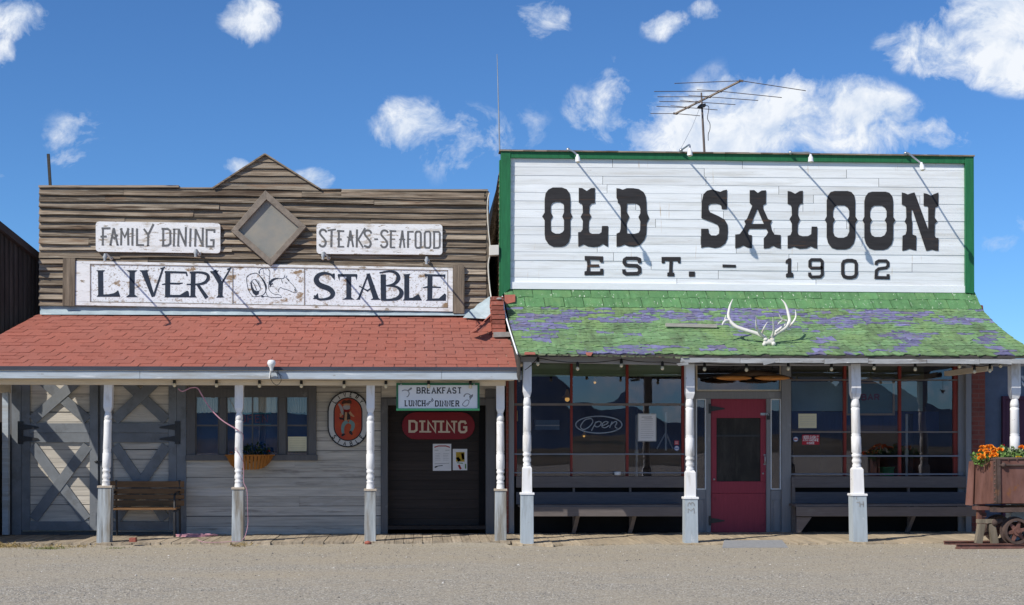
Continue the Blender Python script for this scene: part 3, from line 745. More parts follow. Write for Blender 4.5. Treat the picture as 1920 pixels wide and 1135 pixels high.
    # ---- window group
    Y = -.005
    mb = MB()
    mb.pbox(350,728,366,857,Y-.02,.05); mb.pbox(578,728,593,857,Y-.02,.05); mb.pbox(366.2,728,577.8,745,Y-.02,.05)
    mb.pbox(411,745.2,424,852.8,Y-.012,.05); mb.pbox(522.5,745.2,536,852.8,Y-.012,.05)
    mb.pbox(348,853,595,864,Y-.05,.09); mb.pbox(350,724,593,727.8,Y-.03,.06)
    win = mb.build('window', m_casing, L, bevel=.003)
    for x0, x1 in ((366,411),(424,522.5),(536,578)):
        mb = MB(); mb.sheet([(x0,745),(x1,745),(x1,853),(x0,853)], .035); mb.build('pane', m_glass2, win)
        mb = MB(); mb.pbox(x0+.2,796.5,x1-.2,799.5,.015,.025)
        if x1-x0 > 80: mb.pbox(472,745.4,474.5,796.3,.015,.025); mb.pbox(472,799.8,474.5,852.6,.015,.025)
        for a, b in ((x0+.2,x0+2.5),(x1-2.5,x1-.2)): mb.pbox(a,745.4,b,796.3,.017,.02); mb.pbox(a,799.8,b,852.6,.017,.02)
        mb.build('sash', m_casing, win)
        mb = MB(); n = 40; vs = []
        for i in range(n+1):
            x = x0+(x1-x0)*i/n; wv = .012*math.sin(i*1.7+x0)+.006*math.sin(i*3.1)
            vs += [P(x,742,.12+wv), P(x,774+.8*math.sin(i*.9),.12+wv)]
        mb.add(vs, [(2*i,2*i+2,2*i+3,2*i+1) for i in range(n)]); mb.build('lace_valance', m_curtain, win)
        mb = MB(); mb.sheet([(x0-3,742),(x1+3,742),(x1+3,856),(x0-3,856)], .24); mb.build('window_blind', m_bluecurtain, win)
    # ---- doorway
    mb = MB(); mb.pbox(714.5,747,727,1003,-.03,.2); mb.pbox(911,747,928,1003,-.03,.2); mb.pbox(727.2,747,910.8,760,-.03,.2)
    mb.pbox(910,730,930,746.8,-.01,.1)
    mb.build('doorway_casing', m_casing, L, bevel=.003)
    mb = MB(); mb.pbox(727,986,911,993,-.02,.3); mb.build('threshold', m_doorbrown, L)
    mb = MB(); z = Z(990,.2); 
    while z < Z(750,.2):
        z1 = z+.148; y = .2+U(-.002,.002); mb.box(X(726,.2), X(912,.2), y, y+.03, z+.003, z1); z = z1
    dr = mb.build('dining_door', m_doorbrown, L)
    # ---- posts
    for a in ((204.5,721,195.8,1012,772,911,7.6,11.8),(449,722,446.5,1014,773,914,7.6,10.4),(695,722,694.2,1016.5,774,917,7.6,10.2),(938,723,938.5,1018.5,775,917,7.6,10.4)):
        porch_post(L, a[0], a[1], a[2], a[3], -1.42, a[4], a[5], a[6], a[7], m_postbase, 0, 'livery', a[7]+1.6)
    porch_post(L, -62, 720, -70, 1010, -1.42, 772, 911, 7.6, 11.5, m_postbase, 0, 'livery', 13)
livery()

# ---- boardwalk of the livery
def boardwalk(name, label, x0, x1, Yf, Yb, mat, jit, w=.14, zt=0.0, zs=0.0):
    mb = MB(); x = x0; k = 0
    while x < x1:
        ww = w*U(.9, 1.1); f = Yf+U(-jit, jit)+.03*noise.noise(Vector((x*.8, 2, 0))); dz = U(-.006, .004)
        mb.hexa([(x,f,-.04+zs),(x+ww-.006,f+U(-.01,.01),-.04+zs),(x+ww-.006,Yb,-.04),(x,Yb,-.04),(x,f,zt+zs+dz),(x+ww-.006,f,zt+zs+dz+U(-.003,.003)),(x+ww-.006,Yb,zt+dz),(x,Yb,zt+dz)])
        x += ww; k += 1
    return simple(name, label, 'boardwalk', mb, mat)
boardwalk('boardwalk', 'old silver-grey plank walk under the red porch roof', X(-90,-1.5), X(951,-.5), -1.6, -.01, m_deck, .04, zs=-.012)
boardwalk('boardwalk', 'tan plank walk with ragged front edge under the green porch roof', X(952,-.5), X(1815,0)+.35, -2.06, -.01, m_decknew, .05, zs=-.022)

def dirt_edge():
    mb = MB(); nx, ny = 460, 16; xa, xb = X(-120,-1.6), X(1960,-2.1); vs = []
    for i in range(nx+1):
        x = xa+(xb-xa)*i/nx; y0 = -1.57 if x < X(951,-1.8) else -2.03
        for j in range(ny+1):
            d = j*.075; n1 = noise.noise(Vector((x*.8, 1, d))); n2 = noise.noise(Vector((x*3.1, d*3, 4))); n3 = noise.noise(Vector((x*14, d*14, 7)))
            h = (.026+.03*n1+.014*n2+.006*n3)*math.exp(-(d/.30)**1.5)
            vs.append((x, y0-d+.03*n2, -.072+max(0, h)+(.004 if j < ny-3 else 0)))
    mb.add(vs, [(i*(ny+1)+j, i*(ny+1)+j+1, (i+1)*(ny+1)+j+1, (i+1)*(ny+1)+j) for i in range(nx) for j in range(ny)], smooth=True)
    o = mb.build('dirt_edge', m_gravel); tag(o, 'low drift of dirt and gravel along the front of the plank walks', 'dirt', kind='structure')
dirt_edge()

# ================================================================== LIVERY SIGNS
def rounded(x0, y0, x1, y1, r, sk=0, n=5):
    o = []
    for cx, cy, a0 in ((x1-r,y0+r,-90),(x1-r,y1-r,0),(x0+r,y1-r,90),(x0+r,y0+r,180)):
        for i in range(n+1):
            a = math.radians(a0+90*i/n); o.append((cx+r*math.cos(a), cy+r*math.sin(a)))
    return [(x, y+sk*(x-x0)/(x1-x0)) for x, y in o]
def board_sign(name, label, pts, Y, th, mat, cat='sign'):
    c = P(sum(p[0] for p in pts)/len(pts), max(p[1] for p in pts), Y)
    t = thing(name, label, cat, c)
    mb = MB(); mb.pprism(pts, Y, th); mb.build('board', mat, t)
    return t
s = board_sign('painted_sign', 'chipped white rounded board lettered FAMILY DINING on the brown siding', rounded(179.5,415.5,413,472,6,3), -.085, .045, m_signwhite)
mb = MB(); zz = zc((170,400), 1920/260); Y = -.0875; k = [0]
def st(pts, w, sm=0, closed=False, f=zz):
    global mb, Y
    k[0] += 1; sc = 1/7.385
    mb.ribbon(f(pts), [q*sc for q in w] if isinstance(w, list) else w*sc, Y-.0003*(k[0] % 6), closed, sm)
for a in ([(170,205),(165,445)],[(150,210),(272,208)],[(135,325),(220,322)],[(318,205),(270,445)],[(318,205),(372,445)],[(285,300),(325,350),(372,298)],[(425,205),(420,445)],[(412,212),(470,330),(525,212)],[(515,205),(520,445)],[(578,205),(576,448)],[(640,210),(640,445)],[(628,440),(738,442)],[(735,215),(795,300)],[(870,150),(800,290)],[(795,290),(792,450)],
          [(1003,215),(1003,455)],[(980,215),(1070,218),(1100,245),(1102,420),(1070,445),(985,450)],[(1157,215),(1150,460)],[(1218,215),(1210,460)],[(1218,220),(1310,440)],[(1318,190),(1312,460)],[(1382,210),(1375,462)],[(1452,215),(1445,462)],[(1455,225),(1545,440)],[(1552,200),(1548,465)],
          [(1712,270),(1712,232),(1604,230),(1604,460),(1700,460),(1702,372),(1655,372)]):
    st(a, 27 if len(a) < 5 else 26)
for a in ([(150,440),(185,440)],[(258,440),(290,440)],[(358,440),(388,440)],[(1135,220),(1235,220)],[(1138,455),(1172,455)],[(1198,455),(1230,455)],[(775,448),(812,448)]): st(a, 12)
mb.build('lettering', m_letgrey, s)
s = board_sign('painted_sign', 'badly flaked white rounded board lettered STEAKS-SEAFOOD on the brown siding', rounded(593.5,419,829.5,476,6,2), -.085, .045, m_signwhite)
mb = MB(); zz = zc((585,410), 1920/260)
for a, w, sm in (([(195,190),(185,165),(140,152),(110,180),(115,220),(180,300),(185,350),(160,385),(120,380),(100,355)],27,3),([(270,165),(265,395)],27,0),([(215,165),(330,150)],22,0),([(370,170),(370,395)],27,0),([(345,170),(445,175)],24,0),([(345,285),(410,285)],20,0),([(350,390),(445,390)],20,0),
    ([(530,165),(495,395)],25,0),([(530,165),(570,395)],25,0),([(485,250),(530,300),(570,250)],16,0),([(622,150),(618,400)],27,0),([(735,130),(640,290),(705,400)],22,0),([(820,205),(800,170),(750,165),(725,195),(740,235),(800,310),(810,360),(780,395),(720,375)],27,3),([(860,285),(912,285)],20,0),
    ([(1050,195),(1030,170),(985,165),(960,195),(965,235),(1030,310),(1040,360),(1015,395),(975,395),(950,360)],27,3),([(1092,165),(1088,405)],27,0),([(1072,170),(1165,175)],22,0),([(1088,285),(1150,285)],18,0),([(1085,400),(1150,400)],20,0),([(1250,165),(1215,405)],24,0),([(1250,165),(1280,405)],24,0),([(1205,290),(1290,290)],16,0),([(1330,175),(1328,405)],27,0),([(1318,182),(1405,182)],22,0),([(1328,285),(1365,285)],16,0)):
    st(a, w, sm, f=zz)
for x0, x1 in ((1432,1505),(1560,1638)):
    st([(x0+15,180),(x1-15,180),(x1,205),(x1,380),(x1-15,405),(x0+15,405),(x0,380),(x0,205)], 25, 0, True, f=zz)
st([(1690,180),(1690,405)], 25, f=zz); st([(1672,182),(1755,184),(1770,205),(1768,385),(1750,405),(1675,408)], 24, f=zz)
mb.build('lettering', m_letgrey, s)

# big LIVERY STABLE board
s = board_sign('painted_sign', 'long flaking white LIVERY STABLE board with a hat, boot and horse drawing', [(142,489.5),(849,502.5),(849,584.5),(141,572.5)], -.075, .035, m_signworn)
for q in ([(118,484),(140.5,484.5),(139.5,574),(117,573)],[(849.5,498),(870.5,498.5),(870.5,588),(849.5,587.5)]): mb = MB(); mb.pprism(q, -.10, .06); mb.build('end_board', m_oldwood_v, s)
mb = MB(); Yp = -.082
for q in ([(142,489.7),(849,502.7),(849,507),(142,494.3)],[(141,566),(849,577.8),(849,584.3),(141,572.3)],[(142,494.5),(169,495.2),(169,565.9),(141.2,565.6)],[(840,507),(849,507.2),(849,577.5),(840,577.3)]): mb.pprism(q, Yp, .0065)
mb.build('sign_moulding', m_signwhite, s)
mb = MB()
for q in ([(169.2,495.2),(169.2,566)],[(436,501),(436.2,570)],[(570.5,503),(570.7,572.5)],[(839.5,507),(839.5,577)],[(169,566),(840,577.2)],[(169,495.3),(840,507.3)]): mb.ribbon(q, 1.3, -.0835)
mb.build('sign_joint', m_woodframe, s)
Yl = -.0775; z1 = zc((0,270), 3.44); z2 = zc((480,270), 3.44); kk = 0
def sb(f, pts, w, sm=0, closed=False):
    global kk
    kk += 1
    mb.ribbon(f(pts), [q/3.44 for q in w] if isinstance(w, list) else w/3.44, Yl-.0003*(kk % 7), closed, sm)
def pl(f, pts):
    global kk
    kk += 1
    mb.sheet(f(pts), Yl-.0003*(kk % 7))
mb = MB()
sb(z1,[(648,818),(650,980)],34); pl(z1,[(620,815),(678,815),(662,830),(636,830)]); pl(z1,[(622,986),(634,972),(700,970),(738,962),(762,944),(776,986)])
sb(z1,[(852,818),(850,984)],34); pl(z1,[(815,815),(886,815),(868,830),(834,830)]); pl(z1,[(812,988),(832,972),(868,972),(890,988)])
sb(z1,[(928,818),(988,986)],[38,20]); sb(z1,[(1052,800),(990,984)],[12,14]); pl(z1,[(898,815),(960,815),(944,828),(912,828)]); sb(z1,[(1034,806),(1064,796)],8)
sb(z1,[(1082,826),(1080,980)],32); sb(z1,[(1062,826),(1204,830)],13); sb(z1,[(1200,826),(1206,852)],9); sb(z1,[(1044,908),(1080,900),(1150,902),(1178,898)],[6,12,12,7]); pl(z1,[(1058,990),(1072,974),(1160,974),(1206,946),(1216,952),(1222,990)])
sb(z1,[(1246,830),(1243,986)],30); sb(z1,[(1224,830),(1290,829),(1335,842),(1342,868),(1318,896),(1270,906),(1204,906)],[12,14,18,22,18,12,8],4); sb(z1,[(1275,908),(1334,994)],[18,26]); pl(z1,[(1216,990),(1232,974),(1256,974),(1270,990)])
sb(z1,[(1378,818),(1424,904)],[34,28]); sb(z1,[(1484,806),(1428,904)],[10,12]); sb(z1,[(1423,898),(1420,984)],30); pl(z1,[(1352,822),(1412,816),(1396,832),(1362,836)]); pl(z1,[(1394,992),(1408,976),(1432,976),(1448,990)]); sb(z1,[(1464,810),(1492,800)],8)
mb.build('livery_lettering', m_letnavy, s); mb = MB()
sb(z2,[(502,862),(480,842),(440,834),(402,848),(388,878),(410,910),(470,934),(494,962),(482,990),(440,1002),(400,1000),(374,978)],[14,14,18,26,34,34,34,32,22,14,14,10],4); pl(z2,[(366,1000),(398,962),(404,1002)]); pl(z2,[(496,836),(508,836),(508,880),(488,858)])
sb(z2,[(598,846),(598,1002)],32); sb(z2,[(528,848),(652,848)],17); pl(z2,[(526,848),(540,848),(538,884)]); pl(z2,[(640,848),(654,846),(648,880)]); pl(z2,[(556,1004),(582,990),(614,990),(636,1004)])
sb(z2,[(724,836),(662,1002)],[8,14]); sb(z2,[(722,838),(774,1002)],[24,36]); sb(z2,[(664,916),(718,948),(764,914)],[6,10,6]); pl(z2,[(644,1005),(660,992),(674,1005)]); pl(z2,[(738,1006),(762,990),(786,990),(806,1006)])
sb(z2,[(820,842),(822,1004)],34); sb(z2,[(796,832),(860,822),(904,834),(918,868),(890,904),(840,916)],[8,12,20,26,18,8],4); sb(z2,[(840,914),(906,922),(938,956),(920,992),(870,1005),(806,1006)],[8,14,28,26,14,10],4)
sb(z2,[(972,842),(972,1004)],32); pl(z2,[(948,842),(996,838),(984,856),(958,856)]); pl(z2,[(946,1010),(960,994),(1010,992),(1048,968),(1070,1010)])
sb(z2,[(1122,848),(1120,1004)],32); sb(z2,[(1088,846),(1214,850)],13); pl(z2,[(1206,842),(1222,842),(1216,874)]); pl(z2,[(1086,842),(1102,842),(1096,866)]); sb(z2,[(1076,928),(1110,922),(1192,926)],[6,12,8]); pl(z2,[(1094,1012),(1110,998),(1180,996),(1216,964),(1226,972),(1224,1012)])
mb.build('stable_lettering', m_letnavy, s)
mb = MB(); zd = zc((440,480), 10.32)
def ln(pts, w, sm=4, closed=False):
    global kk
    kk += 1
    mb.ribbon(zd(pts), [q/10.32 for q in w] if isinstance(w, list) else w/10.32, Yl-.0003*(kk % 7), closed, sm)
ln([(240,400),(380,335),(470,370),(560,480),(610,590),(600,680),(540,760),(400,790),(350,780),(280,690),(240,550)], 11, 4, True)
ln([(470,375),(550,470),(602,590),(598,690)], [6,34,38,8]); kk += 1; mb.sheet(zd([(305,560),(325,490),(340,590),(380,660),(430,682),(474,672),(462,740),(405,772),(352,722),(318,640)]), Yl-.001)
ln([(335,490),(380,560),(425,665)], 13); ln([(395,460),(450,520),(484,610)], [10,22,10]); ln([(300,540),(330,480),(400,455),(470,500),(500,600),(480,680)], 7)
ln([(475,345),(482,285),(520,248),(620,240),(668,272),(680,330),(664,500),(655,620),(690,690),(760,738),(860,752),(902,792),(880,806),(700,802),(600,782),(530,792)], 9); ln([(600,690),(625,760),(650,780)], 9); ln([(545,250),(560,330),(570,420)], 5); ln([(560,330),(660,400)], 4); ln([(470,300),(476,340)], 24); ln([(515,790),(560,785)], 26)
ln([(672,560),(690,510),(760,452),(850,435),(925,440)], [30,50,40,14,8]); ln([(905,450),(915,500),(930,530)], 10); ln([(925,440),(955,420),(975,355)], [10,14,4]); ln([(985,425),(1012,380)], [14,5]); ln([(1000,430),(1050,480)], [10,30]); ln([(1050,490),(1130,570),(1180,640),(1205,690),(1160,715),(1100,690),(1050,668),(990,645),(930,635),(890,610),(850,645),(845,700)], 8); ln([(980,520),(1010,525)], 16); ln([(1160,640),(1180,690)], 20); ln([(680,600),(700,560),(740,530)], 22); ln([(700,590),(770,600),(830,680)], 5)
mb.build('hat_boot_and_horse_drawing', m_letnavy, s)

# diamond board
c = P(507,499,-.12); dm = thing('diamond_board', 'empty grey diamond board in a bare wood frame on the brown false front', 'sign', c)
O = [(497.5,357),(574.5,425),(507.5,499),(432.5,433)]; I = [(499.5,374),(560,426.5),(507,485),(446.5,432)]
mb = MB(); mb.pprism([(499,371),(562,426),(507,488),(444.5,432)], -.07, .03); mb.build('diamond_panel', m_diamond, dm)
mb = MB()
for i in range(4):
    j = (i+1) % 4; mb.pprism([O[i], O[j], I[j], I[i]], -.125, .085)
mb.build('diamond_frame', m_woodframe, dm, bevel=.004)

# oval cowboy sign
def stadium(cx, cy, a, b, n=14):
    """half width a, half height b"""
    o = []
    for i in range(n+1):
        t = PI*i/n; o.append((cx+a*math.cos(t), cy-(b-a)-a*math.sin(t)))
    for i in range(n+1):
        t = PI+PI*i/n; o.append((cx+a*math.cos(t), cy+(b-a)-a*math.sin(t)))
    return o
ov = thing('oval_sign', 'upright oval LIVERY STABLE sign with a bow-legged cowboy on orange', 'sign', P(652,839,-.03))
cx, cy = 652.5, 786.3
mb = MB(); mb.pprism(stadium(cx,cy,38.5,53), -.03, .03); mb.build('board', m_ink, ov)
mb = MB(); mb.pprism(stadium(cx,cy,36,50.4), -.033, .0025); mb.build('grey_band', m_stripe, ov)
mb = MB(); mb.pprism(stadium(cx,cy,27.2,41.2), -.036, .0025); mb.build('inner_border', m_ink, ov)
m_orange2 = M('orange_red_field', (.50,.10,.025), .6, .25, 2.5, (1,1,1), patch=(((.34,.035,.025), 1.8, .5, .15, (1,1,1)),))
mb = MB(); mb.pprism(stadium(cx,cy,25,39), -.039, .0025); mb.build('orange_field', m_orange2, ov)
mb = MB()
def arc_letter(ch, px, py, ang, h, w):
    gw = GL[ch][0]
    for j, plq in enumerate(GL[ch][1]):
        q = []
        for a, b in plq:
            lx = (a-gw/2)*h*.95; ly = -(b-.5)*h
            q.append((px+lx*math.cos(ang)-ly*math.sin(ang), py+lx*math.sin(ang)+ly*math.cos(ang)))
        clo = len(q) > 3 and (Vector(q[0])-Vector(q[-1])).length < .01
        mb.ribbon(q[:-1] if clo else q, w, -.0343-.0003*j, closed=clo)
for chs, sgn in (("LIVERY", 1), ("STABLE", -1)):
    for i, ch in enumerate(chs):
        a = math.radians((-54+i*21.5)); r = 31.7
        mb = MB()
        if sgn > 0: arc_letter(ch, cx+r*math.sin(a), cy-14.4-r*math.cos(a), a, 7, 1.5)
        else: arc_letter(ch, cx+r*math.sin(a), cy+14.4+r*math.cos(a), -a, 7, 1.5)
        mb.build('sign_letter', m_ink, ov)

zo = zc((590,710), 8.107)
cm = [M('fig_brown', (.07,.03,.02)), M('fig_grey', (.33,.31,.32)), M('fig_skin', (.45,.25,.14)), M('fig_red', (.2,.012,.01)), M('fig_dark', (.03,.025,.03)), M('fig_teal', (.16,.26,.27))]
mb = MB(); fk = 0
def fp(i, pts):
    global fk
    fk += 1; mb.m = i; mb.sheet(zo(pts), -.0394-.0003*fk)
def fr(i, pts, w):
    global fk
    fk += 1; mb.m = i; mb.ribbon(zo(pts), [q/8.107 for q in w], -.0394-.0003*fk, False, 4)
fr(1, [(365,385),(400,440),(425,520),(440,545)], [26,44,46,30]); fr(2, [(395,530),(400,560),(385,580)], [30,34,10]); fr(5, [(500,650),(445,690),(425,760),(432,835)], [60,56,48,36]); fr(5, [(525,650),(580,690),(575,760),(548,800)], [60,58,48,36])
fp(4, [(412,845),(450,832),(466,850),(430,880),(404,876)]); fp(4, [(524,800),(556,795),(582,845),(560,862),(522,830)]); fp(2, [(440,500),(540,500),(535,635),(445,640)]); fp(4, [(440,490),(462,500),(450,640),(432,636)]); fp(4, [(495,500),(530,490),(545,620),(488,632)]); fr(2, [(530,510),(560,550),(602,580)], [34,36,14]); fp(3, [(440,468),(535,468),(515,515),(455,512)]); fp(2, [(440,385),(535,380),(535,430),(440,430)]); fp(1, [(428,420),(485,405),(540,415),(535,462),(490,475),(440,466)]); fp(0, [(405,375),(425,340),(445,325),(485,335),(535,318),(562,345),(560,385),(480,372),(420,392)]); fp(4, [(365,590),(430,600),(440,630),(385,625)])
mb.build('cowboy_figure', cm, ov)

# hanging Breakfast sign
b = thing('hanging_sign', 'white green-framed BREAKFAST LUNCH and DINNER board hanging from the porch beam', 'sign', P(821,770,-1.56))
mb = MB(); mb.pbox(745,720.5,897.5,768,-1.525,.014); mb.build('board', m_white2, b)
mb = MB()
for q in ((743,718.3,899.2,722.3),(743,766,899.2,770.2),(743,722.4,746.6,765.9),(895.2,722.4,899.2,765.9)): mb.pbox(*q, -1.536, .03)
mb.build('frame', M('bright_green_frame', (.025,.15,.07), .5, .1, 4), b)
zb_ = zc((720,700), 5.675); mb = MB(); Yb = -1.5265
text(mb, 'BREAKFAST', zb_([(352,155),(822,155),(822,212),(352,212)]), Yb, 1.95, .85, .36)
text(mb, 'LUNCH', zb_([(226,293),(436,293),(436,348),(226,348)]), Yb, 1.95, .85, .36)
text(mb, 'DINNER', zb_([(548,295),(796,295),(796,350),(548,350)]), Yb, 1.95, .85, .36)
text(mb, 'and', zb_([(440,315),(508,262),(526,292),(462,345)]), Yb, 1.1, 0, .25)
mb.build('lettering', m_ink, b)
mb = MB()
mb.ribbon(zb_([(192,190),(215,180),(250,185),(268,215),(255,245),(240,252)]), 1.6, Yb, False, 4); mb.ribbon(zb_([(250,190),(275,172),(295,158)]), [1.4,3.2,3.6], Yb-.0004, False, 3)
mb.build('spur_drawing', m_inkgrey, b); mb = MB()
mb.ribbon(zb_([(835,335),(850,310),(880,285),(905,300),(890,340),(860,352)]), 1.4, Yb, True, 3); mb.ribbon(zb_([(850,250),(865,225),(895,220),(920,240),(912,290)]), [3,2,1.5,2,1], Yb-.0004, False, 4); mb.sheet(zb_([(905,245),(948,222),(946,245),(915,285)]), Yb-.0008)
mb.build('hat_drawing', m_inkgrey, b)
for x in (752, 889):
    mb = MB(); mb.tube([P(x,712,-1.52), P(x,722,-1.54)], .005, 6); mb.ball(P(x,721.5,-1.542), .012, 6)
    mb.build('hanger', m_steel, b)

# Dining sign on the dark door
d = thing('wall_sign', 'dark red pill-shaped DINING sign above the papers on the brown door', 'sign', P(822,824,.15))
def pill(x0, y0, x1, y1, n=10):
    r = (y1-y0)/2; cy = (y0+y1)/2; o = []
    for i in range(n+1):
        t = -PI/2+PI*i/n; o.append((x1-r+r*math.cos(t), cy+r*math.sin(t)))
    for i in range(n+1):
        t = PI/2+PI*i/n; o.append((x0+r+r*math.cos(t), cy+r*math.sin(t)))
    return o
mb = MB(); mb.pprism(pill(753.5,773,890.5,824), .15, .045); mb.build('board', m_signred, d, bevel=.004)
mb = MB(); text(mb, 'DINING', [(768,790),(874,791),(874,810.5),(768,809.5)], .1475, 4.2, 1.35, .42); mb.build('lettering', m_cream, d)

# papers on the door
def paper(name, label, q, Y, mat, lines=(), cat='notice'):
    t = thing(name, label, cat, P((q[0]+q[2])/2, q[3], Y))
    mb = MB(); mb.pbox(*q, Y, .003); mb.build('sheet', mat, t)
    for nm, mt, rb in lines:
        mb = MB()
        for i, (pts, w) in enumerate(rb): mb.ribbon(pts, w, Y-.0008-.0002*(i % 4))
        mb.build(nm, mt, t)
    return t
m_redink = M('red_ink', (.35,.03,.03)); m_yelink = M('ochre_ink', (.45,.3,.04)); m_grnink = M('green_ink', (.1,.22,.06)); m_fade = M('faded_type', (.42,.42,.44))
rows = [([(815+U(0,2),y),(826+U(-2,1),y)], .7) for y in (851,854,857,860,863)]+[([(831,y),(842+U(-2,0),y)], .7) for y in (851,854,857,860,863)]
paper('menu', 'white menu sheet with a red heading on the brown door', (811.6,832.5,846,883), .19, m_paperw, (
    ('heading', m_redink, [([(814.5,839),(822,836.5),(836,836.5),(843.5,839)], 2)]), ('type_lines', m_fade, rows+[([(814.5,844.5),(822,844.5)], 1.2), ([(835,844.5),(843,844.5)], 1.2), ([(815,870),(842,869)], 1.4)]), ('rifle_drawing', m_ink, [([(815.5,875.5),(822,874),(830,873)], 1.4), ([(815,877),(820,875)], 2)])))
paper('flyer', 'small colourful flyer right of the white menu on the brown door', (849,842,876,882), .19, m_paperw, (
    ('orange_patch', m_yelink, [([(863,848),(863,866)], 16)]), ('red_patch', m_redink, [([(867,850),(869,862)], 5), ([(860,872),(864,880)], 4)]), ('green_patch', m_grnink, [([(857,858),(862,865)], 6), ([(873,870),(873,879)], 2.5), ([(857,868),(868,869)], 1.5)])))
paper('notice', 'cream paper notice in the right sash of the three-part window', (540,819,575,846.3), .0305, m_paper, (('type_lines', M('pale_type', (.5,.46,.3)), [([(543,823+i*3.2),(572,823+i*3.2)], .6) for i in range(7)]),))
nl = thing('neon_sign', 'small unlit OPEN tube sign behind the middle pane of the three-part window', 'sign', P(485,796,.1))
mb = MB(); m_neonred = M('dull_red_tube', (.22,.03,.045), .3, .1); m_neontl = M('dull_teal_tube', (.03,.28,.36), .3, .1)
for i, (x, g) in enumerate(((450,'O'),(465,'P'),(479,'E'),(492,'N'))):
    for q in GL[g][1]: mb.tube([P(x+a*17, 792-b*13, .09) for a, b in q], .008, 5)
mb.build('lettering', m_neonred, nl)
mb = MB(); mb.tube([P(x, y, .095) for x, y in ((444,775),(508,775),(508,796),(444,796))], .006, 5, closed=True); mb.build('border', m_neontl, nl)
